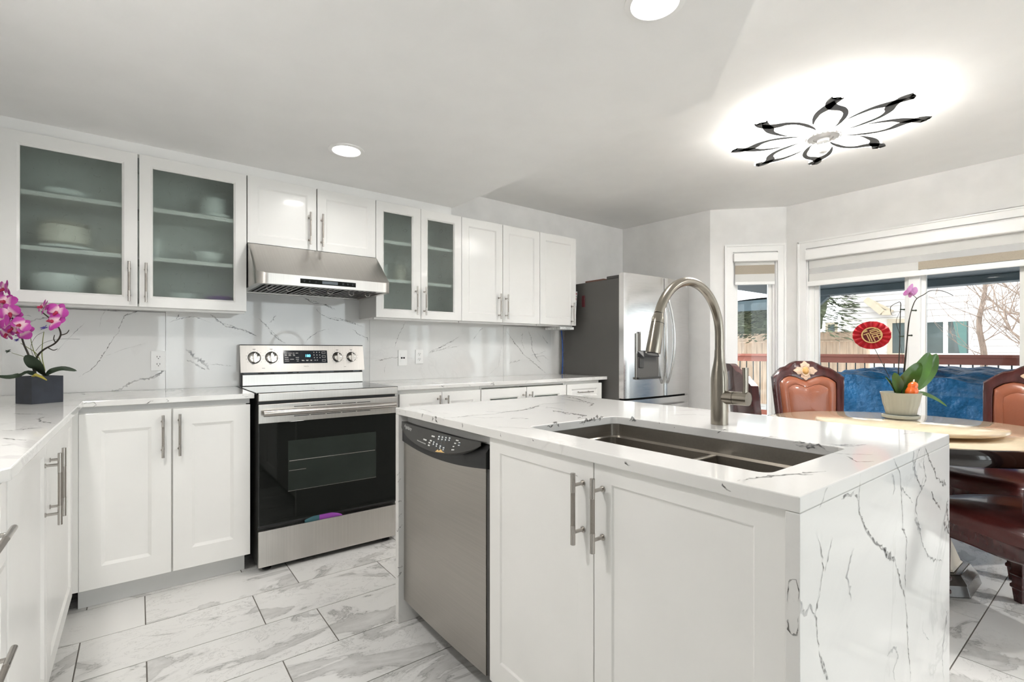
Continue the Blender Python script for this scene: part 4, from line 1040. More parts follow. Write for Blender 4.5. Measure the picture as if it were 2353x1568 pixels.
# dispenser
a0, a1 = on_y(1458, 820, FYD).x, on_y(1510, 820, FYD).x
zt, zb_ = on_y(1458, 766, FYD).z, on_y(1458, 873, FYD).z
dd = bulge((a0 + a1) / 2, 0, 0)
b = MB(); b.mbox(FF, a0, a1, zb_, zt, dd - 0.003, dd + 0.003); dp = b.build('dispenser', M['steeld'], r, bevel=0.002)
b = MB(); b.mbox(FF, a0 + 0.008, a1 - 0.008, zb_ + 0.02, zt - 0.17, dd + 0.003, dd + 0.004); b.build('recess', M['fridgeside'], dp)
b = MB(); b.mbox(FF, a0 + 0.04, a1 + 0.0, zt - 0.15, zt + 0.014, dd + 0.003, dd + 0.022); b.build('control_block', M['steelv'], dp, bevel=0.004)
b = MB(); b.hexa([FF(a0 + 0.02, zt - 0.20, dd + 0.003), FF(a1 - 0.05, zt - 0.20, dd + 0.003), FF(a1 - 0.05, zt - 0.20, dd + 0.045), FF(a0 + 0.05, zt - 0.20, dd + 0.045), FF(a0 + 0.02, zt - 0.15, dd + 0.003), FF(a1 - 0.05, zt - 0.15, dd + 0.003), FF(a1 - 0.05, zt - 0.15, dd + 0.03), FF(a0 + 0.06, zt - 0.15, dd + 0.03)]); b.build('spout', M['black'], dp)
b = MB(); b.mbox(FF, a0 + 0.03, a0 + 0.09, zt - 0.29, zt - 0.21, dd + 0.004, dd + 0.016); b.build('paddle', M['charcoal'], dp, bevel=0.003)
b = MB(); b.mbox(FF, a0 + 0.004, a1 - 0.004, zb_ + 0.002, zb_ + 0.02, dd + 0.003, dd + 0.03); b.build('drip_tray', M['charcoal'], dp, bevel=0.002)
for (x0, x1) in ((FX0 + 0.005, FX0 + 0.10), (FX1 - 0.10, FX1 - 0.005)):
    b = MB(); b.box(x0, x1, FYB - 0.02, FYB + 0.14, 1.7555, 1.782); b.box(x0 + 0.01, x1 - 0.03, FYB - 0.045, FYB - 0.005, 1.7555, 1.796); b.build('hinge_cover', M['charcoal'], r, bevel=0.004)
b = MB(); q = on_y(1576, 658, FYD); b.lathe([(0.011, 0), (0.011, 0.001), (0.002, 0.001)], (0, 0, 0), 20, F=lambda a, c, d: FF(q.x + a, q.z + c, bulge(q.x, 0, 0) + d)); b.build('maker_badge', M['white'], drr)
# odds and ends around it
b = MB(); b.box(FX0 + 0.02, FX0 + 0.22, 2.86, 3.08, 1.757, 1.772); o = b.build('tray', mat('brown_tray', (0.16, 0.07, 0.05), 0.5), bevel=0.003); tag(o, 'flat brown tray lying on top of the refrigerator', 'tray')
b = MB(); pts = spline([(3.112, 3.30, 0.935), (3.108, 3.29, 1.05), (3.116, 3.30, 1.2), (3.112, 3.31, 1.33), (3.108, 3.33, 1.42), (3.10, 3.36, 1.6)], 6); b.tube(pts, 0.006, 10); o = b.build('cord', M['bluecord']); tag(o, 'blue cord running up between backsplash and refrigerator', 'cord')
r = thing('calendar', 'printed paper calendar hanging beside the end wall cabinet', 'calendar', (3.10, 3.12, 1.40))
b = MB()
for i in range(4):                                           # pages fanning out towards the top
    a, c = 3.0935 + .0028 * i, 3.0935 + .0085 * i
    b.hexa([(a, 3.118, 1.388 + .012 * i), (a + .0024, 3.118, 1.388 + .012 * i), (a + .0024, 3.30, 1.388 + .012 * i), (a, 3.30, 1.388 + .012 * i), (c, 3.118, 1.68), (c + .0075, 3.118, 1.68), (c + .0075, 3.30, 1.68), (c, 3.30, 1.68)])
b.build('page', M['paper'], r)
b = MB(); b.box(3.0935, 3.119, 3.1165, 3.1178, 1.652, 1.664); b.box(3.0935, 3.113, 3.1165, 3.1178, 1.60, 1.622); b.build('red_picture', mat('red_print', (0.30, 0.02, 0.03), 0.5), r)
b = MB()
for z in (1.635, 1.583, 1.568, 1.54, 1.50, 1.486, 1.45): b.box(3.0935, 3.0935 + .022 * (z - 1.30) / .35, 3.1165, 3.1178, z - .004, z + .004)
b.build('text_block', M['darkprint'], r)
b = MB(); b.box(3.0935, 3.108, 3.1165, 3.1178, 1.515, 1.53); b.build('blue_picture', mat('blue_print', (0.05, 0.15, 0.3), 0.5), r)
b = MB(); b.lathe([(0.006, 0), (0.009, 0.006), (0.009, 0.016), (0.006, 0.022)], (3.106, 3.13, 1.681), 12); b.build('clip', M['handle'], r)
q1, q2 = on_x(1337, 680, 3.16), on_x(1343, 706, 3.16)
b = MB(); b.box(3.157, 3.1674, q2.y, q1.y, q2.z, q1.z); o = b.build('fridge_magnet', mat('dark_red_magnet', (0.10, 0.015, 0.02), 0.4), bevel=0.003); tag(o, 'dark red magnet on the grey refrigerator side next to the calendar', 'magnet')
b = MB(); xa = on_y(1288, 752, 3.12).x; b.box(xa, 3.09, 3.125, 3.32, 1.3365, 1.3585); o = b.build('paper_stack', [M['paper']], bevel=0.001); tag(o, 'flat stack of printed paper tucked under the end wall cabinet', 'papers')

# ------------------------------------------------------------------ island
IX0, IX1, IY0, IY1, IT, TH = 0.867, 1.860, 0.350, 1.945, 0.908, 0.028
SKX0, SKX1, SKY0, SKY1 = 0.982, 1.400, 0.455, 1.201
r = thing('island_worktop', 'white quartz island slab with waterfall ends and dark veins', 'worktop', ((IX0 + IX1) / 2, (IY0 + IY1) / 2, 0))
# top with a rounded sink cut-out
def rrect(x0, x1, y0, y1, R, n=6):
    p = []
    for (cx, cy, a0) in ((x1 - R, y1 - R, 0), (x0 + R, y1 - R, PI / 2), (x0 + R, y0 + R, PI), (x1 - R, y0 + R, 1.5 * PI)):
        for i in range(n + 1): a = a0 + PI / 2 * i / n; p.append((cx + R * math.cos(a), cy + R * math.sin(a)))
    return p
hole = rrect(SKX0, SKX1, SKY0, SKY1, 0.028)
b = MB()
def frame_face(z):
    nq = 7
    corners = [(IX1, IY1), (IX0, IY1), (IX0, IY0), (IX1, IY0)]
    for c in range(4):
        arc = hole[c * nq:(c + 1) * nq]; nx = hole[((c + 1) * nq) % len(hole)]; cn = corners[(c + 1) % 4]
        for i in range(nq - 1): b.poly([(*corners[c], z), (*arc[i], z), (*arc[i + 1], z)])
        b.poly([(*corners[c], z), (*arc[-1], z), (*nx, z), (*cn, z)])
frame_face(IT); frame_face(IT - TH)
for (p, q) in (((IX0, IY0), (IX1, IY0)), ((IX1, IY0), (IX1, IY1)), ((IX1, IY1), (IX0, IY1)), ((IX0, IY1), (IX0, IY0))):
    b.poly([(*p, IT - TH), (*q, IT - TH), (*q, IT), (*p, IT)])
for i in range(len(hole)):
    j = (i + 1) % len(hole); b.poly([(*hole[i], IT - TH), (*hole[j], IT - TH), (*hole[j], IT), (*hole[i], IT)])
MV = [M['quartz'], M['quartz'], M['vdark'], M['vmid'], M['vsoft']]
top = b.build('top_slab', MV, r, bevel=0.0025)
b = MB(); b.box(IX0, IX1, IY0, IY0 + 0.024, 0.0005, IT - TH - 0.0004); wr = b.build('waterfall_panel', MV, r, bevel=0.0015)
b = MB(); b.box(IX0, IX1, IY1 - 0.028, IY1, 0.0005, IT - TH - 0.0004); wl = b.build('waterfall_panel', MV, r, bevel=0.0015)
def cb6(x, y): return (880 + x / 2.347, 900 + y / 2.347)
def cb5(x, y): return (1200 + x / 2.353, 880 + y / 2.353)
def cb7(x, y): return (1350 + x / 2.76, 1000 + y / 2.76)
def cz(x, y): return (900 + x / 9.8, 940 + y / 9.8)
add_veins(top, [
    (cb5, [(165, 150), (250, 163), (350, 178), (315, 184), (300, 192)], .010, 2), (cb5, [(200, 72), (290, 84), (330, 98), (382, 112), (375, 122), (355, 128)], .009, 2), (cb5, [(0, 148), (60, 135), (95, 122)], .007, 2),
    (cb5, [(210, 62), (330, 80), (400, 92)], .006, 3), (cb5, [(120, 128), (240, 150)], .004, 3),
    (cb5, [(1165, 530), (1230, 520), (1300, 508), (1400, 500), (1500, 489), (1640, 478)], .005, 2), (cb5, [(1300, 508), (1420, 496), (1560, 492)], .006, 3),
    (cb5, [(1640, 365), (1700, 385), (1760, 386), (1900, 390)], .004, 3), (cb5, [(1745, 397), (1790, 408), (1812, 425), (1900, 425)], .004, 2), (cb5, [(1500, 320), (1650, 345), (1800, 332)], .008, 4), (cb5, [(1640, 330), (1760, 345), (1880, 335)], .010, 4),
    (cb5, [(800, 175), (900, 172), (1020, 176)], .004, 3), (cb5, [(1400, 205), (1530, 205), (1640, 212)], .004, 3), (cb5, [(1900, 270), (2040, 280), (2120, 270)], .006, 4), (cb5, [(1240, 248), (1330, 262)], .004, 4),
    (cb6, [(385, 140), (490, 128), (600, 122), (700, 105), (800, 95), (845, 70)], .006, 3), (cb6, [(690, 108), (760, 100), (840, 75)], .008, 2), (cb6, [(915, 103), (990, 120), (1060, 126), (1095, 132)], .010, 2),
    (cb6, [(300, 142), (400, 138), (490, 128)], .005, 2), (cb6, [(690, 148), (735, 144), (790, 147)], .009, 2), (cb6, [(480, 138), (560, 142), (650, 140)], .004, 3), (cb6, [(195, 92), (260, 110), (380, 120)], .004, 3), (cb6, [(590, 190), (700, 194), (820, 204)], .003, 3),
    (cb6, [(550, 108), (640, 112), (700, 104)], .005, 3), (cb6, [(820, 70), (900, 66), (990, 60)], .005, 3), (cb6, [(960, 40), (1050, 52), (1130, 68)], .005, 2), (cb6, [(870, 90), (940, 84)], .004, 3)], ZT(IT), (0, 0, 1))
XE = lambda px, py: on_x(px, py, IX0 - 0.0005)
add_veins(top, [(cz, [(190, 10), (190, 90)], .004, 2), (cz, [(300, 30), (325, 70), (295, 112)], .004, 2), (cz, [(720, 120), (690, 150), (675, 200)], .008, 3), (cz, [(915, 170), (945, 220), (905, 265)], .008, 2), (cz, [(960, 180), (1010, 200), (1015, 280), (985, 285)], .010, 2), (cz, [(1150, 220), (1185, 260), (1150, 315)], .003, 3), (cz, [(1605, 320), (1600, 380), (1590, 435)], .005, 2), (cz, [(540, 130), (510, 195)], .003, 3),
                (cb6, [(805, 255), (815, 262)], .003, 2), (cb6, [(1310, 375), (1330, 400)], .003, 2), (cb7, [(240, 165), (250, 185), (270, 198)], .004, 2), (cb7, [(860, 305), (870, 330), (905, 366)], .004, 2), (cb6, [(635, 225), (640, 245)], .003, 3)], XE, (-1, 0, 0))
XS = lambda px, py: on_x(px, py, SKX1 - 0.0006); YSK = lambda px, py: on_y(px, py, SKY1 - 0.0006)
add_veins(top, [(cb5, [(135, 240), (165, 232), (180, 215), (200, 238)], .008, 2), (cb5, [(310, 215), (350, 205), (380, 195), (440, 185)], .010, 2)], YSK, (0, -1, 0))
add_veins(top, [(cb5, [(580, 208), (595, 190), (620, 205), (590, 215)], .006, 3), (cb5, [(745, 222), (742, 212)], .003, 2), (cb5, [(820, 240), (822, 246)], .003, 2), (cb5, [(1050, 275), (1080, 260), (1110, 262)], .003, 3), (cb5, [(1465, 320), (1500, 340), (1560, 358), (1600, 362), (1570, 340), (1500, 316), (1470, 318)], .006, 3), (cb5, [(1540, 330), (1600, 345), (1640, 368)], .006, 2), (cb5, [(1290, 308), (1320, 296), (1400, 300)], .003, 4)], XS, (-1, 0, 0))
YW = lambda px, py: on_y(px, py, IY0 - 0.0006)
add_veins(wr, [
    (cb7, [(1730, 245), (1725, 330), (1720, 430), (1728, 500), (1760, 570), (1800, 650), (1830, 690), (1880, 720), (1910, 770), (1950, 795), (1975, 880), (1990, 960), (2010, 1020), (2025, 1120), (2035, 1300), (2050, 1568)], .0050, 2),
    (cb7, [(1735, 520), (1765, 590), (1800, 655), (1850, 700), (1890, 740)], .006, 3), (cb7, [(1880, 715), (1905, 765), (1950, 798)], .012, 3),
    (cb7, [(1940, 155), (1985, 230), (1990, 340), (1998, 450), (2000, 600), (2025, 650), (2020, 800), (2020, 940), (2010, 1010)], .0036, 2), (cb7, [(1985, 390), (1998, 340), (2030, 370), (2060, 440)], .004, 3), (cb7, [(1995, 590), (2012, 620)], .008, 2),
    (cb7, [(1610, 410), (1640, 385), (1670, 400), (1690, 380), (1715, 435)], .008, 3), (cb7, [(1620, 405), (1660, 392)], .010, 3), (cb7, [(1525, 330), (1500, 390), (1475, 470)], .004, 4),
    (cb7, [(1460, 650), (1485, 720), (1495, 850), (1475, 1000), (1450, 1120), (1455, 1250), (1470, 1380), (1500, 1480), (1520, 1568)], .0035, 2), (cb7, [(1480, 1400), (1500, 1490), (1520, 1568)], .006, 3), (cb7, [(1555, 650), (1530, 760), (1500, 870)], .0025, 3),
    (cb7, [(2140, 75), (2165, 150), (2200, 220), (2210, 270), (2265, 320)], .006, 2), (cb7, [(2110, 80), (2070, 180), (2080, 260), (2120, 350), (2150, 280), (2130, 180), (2140, 90)], .005, 3), (cb7, [(2070, 100), (2065, 200), (2100, 300)], .008, 4), (cb7, [(2100, 180), (2140, 240), (2120, 310)], .010, 4),
    (cb7, [(2180, 365), (2205, 420), (2240, 485)], .006, 2), (cb7, [(2120, 350), (2090, 400), (2085, 480), (2100, 560), (2120, 680), (2150, 750), (2200, 800), (2250, 800)], .005, 3), (cb7, [(2090, 400), (2075, 500), (2110, 640)], .010, 4),
    (cb7, [(2285, 400), (2275, 480), (2260, 560), (2295, 630)], .012, 3), (cb7, [(2280, 420), (2285, 520), (2290, 630)], .010, 2), (cb7, [(2250, 310), (2275, 320)], .012, 3),
    (cb7, [(1690, 720), (1660, 820), (1650, 900), (1660, 980), (1670, 1060)], .006, 4), (cb7, [(1930, 240), (1945, 300), (1940, 380)], .010, 4), (cb7, [(1350, 1040), (1375, 1140), (1410, 1080), (1440, 1160)], .006, 4), (cb7, [(1355, 1060), (1370, 1120)], .012, 4),
    (cb7, [(2285, 1110), (2265, 1250), (2250, 1400), (2260, 1568)], .008, 4), (cb7, [(2280, 1110), (2270, 1200)], .005, 3), (cb7, [(1900, 1410), (1950, 1340), (1975, 1400), (1940, 1500), (1950, 1568)], .006, 4), (cb7, [(2130, 1180), (2120, 1230), (2165, 1310)], .004, 4)], YW, (0, -1, 0))
def XR_(px, py):                                             # the dark ring on the front edge of the near panel
    p = on_x(px, py, IX0 - 0.0005); p.y = min(IY0 + 0.0215, max(IY0 + 0.002, p.y)); return p
add_veins(wr, [(cb7, [(1268, 1060), (1270, 1000), (1275, 950), (1285, 920), (1300, 911), (1320, 920), (1335, 960), (1342, 1000), (1345, 1060)], .0016, 2), (cb7, [(1268, 1170), (1272, 1195), (1280, 1235), (1290, 1260), (1310, 1268), (1330, 1256), (1338, 1225)], .0026, 2), (cb7, [(1344, 1150), (1340, 1230)], .0012, 3)], XR_, (-1, 0, 0))
def ce(x, y): return (560 + x / 3.016, 880 + y / 3.016)
add_veins(wl, [(ce, [(1055, 1010), (1065, 1030), (1100, 985)], .004, 2), (ce, [(1065, 820), (1098, 815)], .004, 2), (ce, [(1070, 930), (1095, 910), (1100, 890)], .003, 3), (ce, [(1065, 1275), (1085, 1285), (1105, 1275)], .005, 2), (ce, [(1055, 1330), (1070, 1350), (1095, 1310)], .005, 2), (ce, [(1060, 640), (1085, 620)], .002, 3), (ce, [(1065, 690), (1090, 660)], .002, 3)], XE, (-1, 0, 0))

FI = face_xn(0.905)                                          # cabinet box front; doors come 20 mm forward
r = thing('island_cabinet', 'white island sink cabinet with two tall panel doors and steel handles', 'cabinet', (1.3, 0.83, 0))
b = MB()
b.box(0.905, 1.82, IY0 + 0.026, 1.272, 0.0985, 0.62); b.box(0.905, 0.925, IY0 + 0.026, 1.272, 0.62, IT - TH - 0.001); b.box(1.80, 1.82, IY0 + 0.026, 1.272, 0.62, IT - TH - 0.001)
b.box(0.925, 1.80, 1.252, 1.272, 0.62, IT - TH - 0.001); b.box(0.925, 1.80, IY0 + 0.026, IY0 + 0.04, 0.62, IT - TH - 0.001); b.build('body', M['cab'], r)
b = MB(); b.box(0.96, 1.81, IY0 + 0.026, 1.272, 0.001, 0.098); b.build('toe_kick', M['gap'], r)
ym = 0.8265
for (u0, u1, hu) in ((ym + 0.0015, 1.272, 0.862), (0.380, ym - 0.0015, 0.797)):
    b, J = door_mesh(FI, u0, u1, 0.105, 0.877, 0.055, 0.055, 0.045, 0.078, bead=0.003, rec=0.006); d = b.build('door', M['cab'], r, bevel=0.0015)
    add_handle(d, FI, hu, 0.672, hu, 0.848, out=0.036, r=0.0062, post=0.17)

# dishwasher in the island, next to the left waterfall end
r = thing('dishwasher', 'built-in stainless dishwasher with black control strip in the island', 'dishwasher', (1.2, 1.6, 0))
DY0_, DY1_ = 1.300, 1.911
b = MB(); b.box(0.925, 1.48, DY0_ - 0.02, DY1_, 0.10, 0.868); b.build('tub', M['charcoal'], r)
b = MB(); b.box(0.99, 1.45, DY0_, DY1_ - 0.01, 0.001, 0.10); b.build('kick_plate', M['gap'], r)
b = MB(); b.box(0.905, 0.924, DY0_ - 0.004, DY1_ - 0.002, 0.845, 0.868); b.build('mounting_strip', M['railgrey'], r)
XD = 0.890
def FDw(u, z, d): return (XD + 0.0 - d, u, z)
b = MB(); n = 20
rg_ = []
for i in range(n + 1):
    s = i / n; u = DY0_ + (DY1_ - DY0_) * s; d = 0.006 * (1 - (2 * s - 1) ** 2)
    rg_.append([FDw(u, 0.100, d), FDw(u, 0.776, d), FDw(u, 0.776, -0.03), FDw(u, 0.100, -0.03)])
b.rings(rg_, 0, True, True, True); b.build('door_panel', M['steeld'], r)
def low(s): return 0.771 - 0.021 * (1 - (2 * s - 1) ** 2)
b = MB(); rg_ = []
for i in range(n + 1):
    s = i / n; u = DY0_ - 0.012 + (DY1_ + 0.012 - DY0_) * s; d = 0.008 + 0.008 * (1 - (2 * s - 1) ** 2)
    rg_.append([FDw(u, low(s), d), FDw(u, 0.822, d), FDw(u, 0.845, -0.012), FDw(u, 0.845, -0.034), FDw(u, low(s), -0.034)])
b.rings(rg_, 0, True, True, True); fas = b.build('control_strip', M['black'], r)
# lens-shaped control face leaning outwards
def lens(s, q):                                              # s along the strip, q 0 at the lower lip .. 1 at the top edge
    c = 1 - (2 * s - 1) ** 2
    u = DY0_ + 0.012 + (DY1_ - DY0_ - 0.014) * s
    zl = 0.852 - 0.010 - 0.058 * c ** 0.8; z = zl + (0.853 - zl) * q
    d = 0.012 + 0.034 * c ** 0.6 - 0.020 * q * c
    return Vector(FDw(u, z, d))
b = MB()
b.grid(lambda s, q: lens(s, q), 30, 5)
b.grid(lambda s, q: lens(s, 0) + Vector((0.022 * q * (1 - (2 * s - 1) ** 2) + 0.004 * q, 0, -0.012 * q * (1 - (2 * s - 1) ** 2))), 30, 2)
b.grid(lambda s, q: Vector((lens(s, 1).x + (0.915 - lens(s, 1).x) * q, lens(s, 1).y, lens(s, 1).z - 0.004 * q - 0.012 * math.sin(PI * q) * (1 - (2 * s - 1) ** 2))), 30, 6)
cf = b.build('control_face', M['charcoal'], fas)
def LP(s, q, e=0.0009): p = lens(s, q); return p + Vector((-e, 0, 0.0003))
text_part('script_mark', 'Frigidaire', 0.020, lambda u, v: LP(0.845 - u / 0.6, 0.70 + v / 0.05), M['white'], cf, shear=0.35)
b = MB()
def dash(s, q, w=0.014, h=0.05): b.poly([LP(s + w, q - h), LP(s - w, q - h), LP(s - w, q + h), LP(s + w, q + h)])
for (s, q, w) in ((.475, .74, .02), (.565, .45, .022), (.49, .50, .012), (.50, .38, .012), (.50, .25, .012), (.20, .82, .014), (.215, .62, .010), (.225, .42, .008), (.225, .22, .014)): dash(s, q, w, 0.035)
pass
for i in range(9): dash(0.66 - i * 0.014, 0.26, 0.004, 0.025)
for (s, q) in ((.405, .74), (.365, .76), (.325, .78), (.285, .80)):
    dash(s, q + .06, .008, .03); dash(s, q - .06, .007, .03)
for (s, q) in ((.45, .42), (.41, .36), (.365, .30), (.325, .24)): dash(s, q + .05, .008, .03); dash(s, q - .05, .006, .03)
for q in (.70, .52): dash(.175, q, .009, .03)
merge_into(cf, b, M['white'])
b = MB()
for (s, q) in ((.405, .74), (.365, .76), (.325, .78), (.285, .80), (.45, .42), (.41, .36), (.365, .30), (.325, .24), (.175, .60)):
    b.poly([LP(s + 0.014 * math.cos(a * PI / 8), q + 0.16 * math.sin(a * PI / 8), 0.0005) for a in range(16)])
merge_into(cf, b, M['greyscreen'])
b = MB(); b.poly([LP(.41, .02), LP(.385, .16), LP(.37, .1), LP(.35, .2), LP(.33, .1), LP(.30, .03)]); merge_into(cf, b, M['goldpaper'])
b = MB(); b.hexa([FDw(1.535, 0.784, 0.012), FDw(1.655, 0.792, 0.012), FDw(1.655, 0.792, 0.03), FDw(1.535, 0.784, 0.03), FDw(1.535, 0.789, 0.012), FDw(1.655, 0.806, 0.012), FDw(1.655, 0.806, 0.035), FDw(1.535, 0.789, 0.035)]); b.build('latch', M['gap'], fas)
b = MB(); b.box(0.893, 0.914, 1.281, 1.2985, 0.105, 0.768); b.build('side_strip', M['charcoal'], r)

# sink
r = thing('sink', 'undermount stainless workstation sink with low divider in the island', 'sink', ((SKX0 + SKX1) / 2, (SKY0 + SKY1) / 2, 0.65))
b = MB()
o_ = rrect(SKX0 - 0.004, SKX1 + 0.004, SKY0 - 0.004, SKY1 + 0.004, 0.03); l1 = rrect(SKX0 + 0.014, SKX1 - 0.014, SKY0 + 0.002, SKY1 - 0.002, 0.02); 
zt_ = IT - TH - 0.0006
R_ = lambda p, z: [(x, y, z) for x, y in p]
fl_ = rrect(SKX0 - 0.02, SKX1 + 0.02, SKY0 - 0.02, SKY1 + 0.02, 0.03)
b.rings([R_(fl_, zt_), R_(o_, zt_), R_(o_, zt_ - 0.042), R_(l1, zt_ - 0.046), R_(l1, zt_ - 0.215)], 0, False, True, False)
b.poly(R_(l1, zt_ - 0.215)); b.build('basin', M['sink'], r, bevel=0.0)
b = MB(); b.hexa([(SKX0 + 0.0145, 0.787, zt_ - 0.214), (SKX1 - 0.0145, 0.787, zt_ - 0.214), (SKX1 - 0.0145, 0.813, zt_ - 0.214), (SKX0 + 0.0145, 0.813, zt_ - 0.214), (SKX0 + 0.0145, 0.791, zt_ - 0.044), (SKX1 - 0.0145, 0.791, zt_ - 0.044), (SKX1 - 0.0145, 0.809, zt_ - 0.044), (SKX0 + 0.0145, 0.809, zt_ - 0.044)]); b.build('divider', M['sink'], r, bevel=0.004)
for y in (0.62, 1.0):
    b = MB(); b.lathe([(0.055, 0.0), (0.055, 0.002), (0.035, 0.003), (0.03, -0.0005), (0.002, -0.0005)], (1.19, y, zt_ - 0.2145), 28); b.build('drain', M['handle'], r)

# faucet
fx, fy = 1.512, 0.856
r = thing('faucet', 'tall satin nickel pull-down faucet with side lever behind the sink', 'faucet', (fx, fy, IT))
b = MB(); b.lathe([(0.027, 0.0003), (0.027, 0.13), (0.0265, 0.15), (0.0235, 0.175), (0.0185, 0.20), (0.0155, 0.222), (0.0147, 0.245), (0.002, 0.245)], (fx, fy, IT), 40); b.build('body', M['nickel'], r)
b = MB()
pts = [(fx, fy, IT + 0.243), (fx, fy, IT + 0.36)]
cx_, cz_, Ra = fx - 0.168, IT + 0.290, 0.168
arc = []
for i in range(31):
    a = math.radians(0 + 159 * i / 30)
    arc.append((cx_ + Ra * math.cos(a) , fy, cz_ + Ra * math.sin(a) * 0.97))
pts = [(fx, fy, IT + 0.243), (fx, fy, IT + 0.27)] + arc
b.tube(pts, 0.0138, 22); b.build('spout', M['nickel'], r)
e = Vector(arc[-1]); d = Vector((-0.25, 0, -1)).normalized()
e0 = e
b = MB(); b.tube([e0, e0 + d * 0.006, e0 + d * 0.014, e0 + d * 0.028], [0.0138, 0.0145, 0.0178, 0.0180], 24); b.build('spray_collar', M['nickel'], r)
b = MB(); b.tube([e0 + d * 0.0293, e0 + d * 0.06, e0 + d * 0.112, e0 + d * 0.118], [0.0180, 0.0192, 0.0212, 0.0205], 24); sh = b.build('spray_head', M['nickel'], r)
b = MB(); b.tube([e0 + d * 0.1175, e0 + d * 0.121], [0.017, 0.016], 24); b.build('nozzle', M['charcoal'], sh)
hz_ = IT + 0.090
b = MB(); b.tube([(fx, fy - 0.012, hz_), (fx, fy - 0.050, hz_)], 0.0215, 28); b.build('handle_hub', M['nickel'], r)
b = MB(); b.tube([(fx, fy - 0.0515, hz_), (fx, fy - 0.096, hz_)], 0.0215, 28)
lv = b.build('handle_barrel', M['nickel'], r)
b = MB(); b.tube([(fx, fy - 0.086, hz_ + 0.012), (fx, fy - 0.087, hz_ + 0.05), (fx, fy - 0.086, hz_ + 0.098)], [0.012, 0.0115, 0.0135], 18, flat=0.62, up=(0, 1, 0)); b.build('lever', M['nickel'], r)

# ------------------------------------------------------------------ ceiling lights
def downlight(x, y, z, label, group=None, power=24, r_=0.068):
    r = thing('recessed_downlight', label, 'ceiling light', (x, y, z), group)
    b = MB(); b.lathe([(r_ * 1.33, 0), (r_ * 1.32, -0.004), (r_ * 1.05, -0.007), (r_ * 0.98, -0.002), (r_ * 0.98, -0.0005)], (x, y, z), 40, cap=False); b.build('trim_ring', M['trimw'], r)
    b = MB(); b.lathe([(r_ * 0.98, -0.0012), (0.002, -0.0012)], (x, y, z), 40, cap=False); b.build('lens', M['bulb'], r)
    d = bpy.data.lights.new('downlight_beam', 'AREA'); d.shape = 'DISK'; d.size = r_ * 1.9; d.energy = power; d.color = (1.0, 0.982, 0.955); d.spread = math.radians(165)
    o = bpy.data.objects.new('downlight_beam', d); COL.objects.link(o); o.parent = r; o.location = (0, 0, -0.012)
    return r
downlight(0.865, 2.555, ZLOW, 'recessed downlight in the lowered ceiling near the range hood', power=DL * 0.2)
downlight(-0.30, 1.35, ZLOW, 'added unseen downlight in the lowered ceiling above the left worktop run', power=DL * 0.70)  # added out of view to brighten the left cabinets
downlight(1.235, 0.905, ZLOW, 'recessed downlight in the lowered ceiling at the top edge above the island', power=DL * 0.38)
for (x, y, w) in ((2.4, -2.4, 0.3), (3.8, -1.2, 1.6)):
    downlight(x, y, ZHI, 'added unseen downlight in the raised ceiling behind the viewer', 'added downlights behind the viewer', power=DL * w)  # extra unseen lamps, added so floor bounce lifts the raised ceiling

# flower lamp: eight lit acrylic petals with dark trims around a crystal hub
LX, LY, LZ = 3.075, 1.120, 2.365
r = thing('ceiling_lamp', 'lit flower-shaped ceiling lamp with eight dark-edged petals over the dining table', 'ceiling light', (LX, LY, ZHI))
b = MB(); b.lathe([(0.12, 0), (0.12, -0.035), (0.11, -0.04), (0.002, -0.04)], (LX, LY, ZHI), 40); b.build('canopy', M['trimw'], r)
outl = [(0.075, 0.0), (0.10, 0.055), (0.17, 0.088), (0.26, 0.098), (0.335, 0.078), (0.385, 0.04), (0.43, 0.022), (0.475, 0.030), (0.44, -0.008), (0.395, -0.045), (0.33, -0.075), (0.25, -0.082), (0.17, -0.070), (0.105, -0.038)]
cl = spline([(x, y, 0) for x, y in outl], 8, True); NC = len(cl)
def inset(k):
    o = []
    for i in range(NC):
        t = (cl[(i + 1) % NC] - cl[i - 1]).normalized(); o.append(cl[i] + Vector((-t.y, t.x, 0)) * (-k if True else k))
    return o
area2 = sum(cl[i].x * cl[(i + 1) % NC].y - cl[(i + 1) % NC].x * cl[i].y for i in range(NC))
sg = 1 if area2 > 0 else -1
def loop_in(k):
    o = []
    for i in range(NC):
        t = (cl[(i + 1) % NC] - cl[i - 1]).normalized(); o.append(cl[i] + Vector((-t.y, t.x, 0)) * (k * sg))
    return o
for p in range(8):
    A = math.radians(25 + 45 * p); ca, sa = math.cos(A), math.sin(A)
    W_ = lambda q, z: (LX + q.x * ca - q.y * sa, LY + q.x * sa + q.y * ca, LZ + z)
    inn_ = loop_in(0.016)
    b = MB(); L0, L1 = cl, loop_in(0.030)
    b.rings([[W_(q, 0.0) for q in L0], [W_(q, 0.0) for q in L1], [W_(q, 0.014) for q in L1], [W_(q, 0.014) for q in L0], [W_(q, 0.0) for q in L0]], 0, True, True, False)
    pt = b.build('petal', M['acrylic'], r)
    b = MB(); La = loop_in(0.011); ra, rb = [], []
    K0, K1 = int(NC * 0.08), int(NC * 0.84)
    for i in range(K0, K1 + 1):
        s = (i - K0) / (K1 - K0)
        w = 0.024 + 0.026 * math.exp(-((cl[i].x - 0.385) / 0.06) ** 2)
        w *= min(1, 8 * s + 0.2, 8 * (1 - s) + 0.2)
        t = (cl[(i + 1) % NC] - cl[i - 1]).normalized(); nn = Vector((-t.y, t.x, 0)) * sg
        ra.append(W_(La[i], -0.002)); rb.append(W_(La[i] + nn * w, -0.002))
    ra2 = [(x, y, z + 0.005) for x, y, z in ra]; rb2 = [(x, y, z + 0.005) for x, y, z in rb]
    b.rings([ra, rb, rb2, ra2, ra], 0, False, False, False); b.build('dark_trim', M['lampdark'], pt)
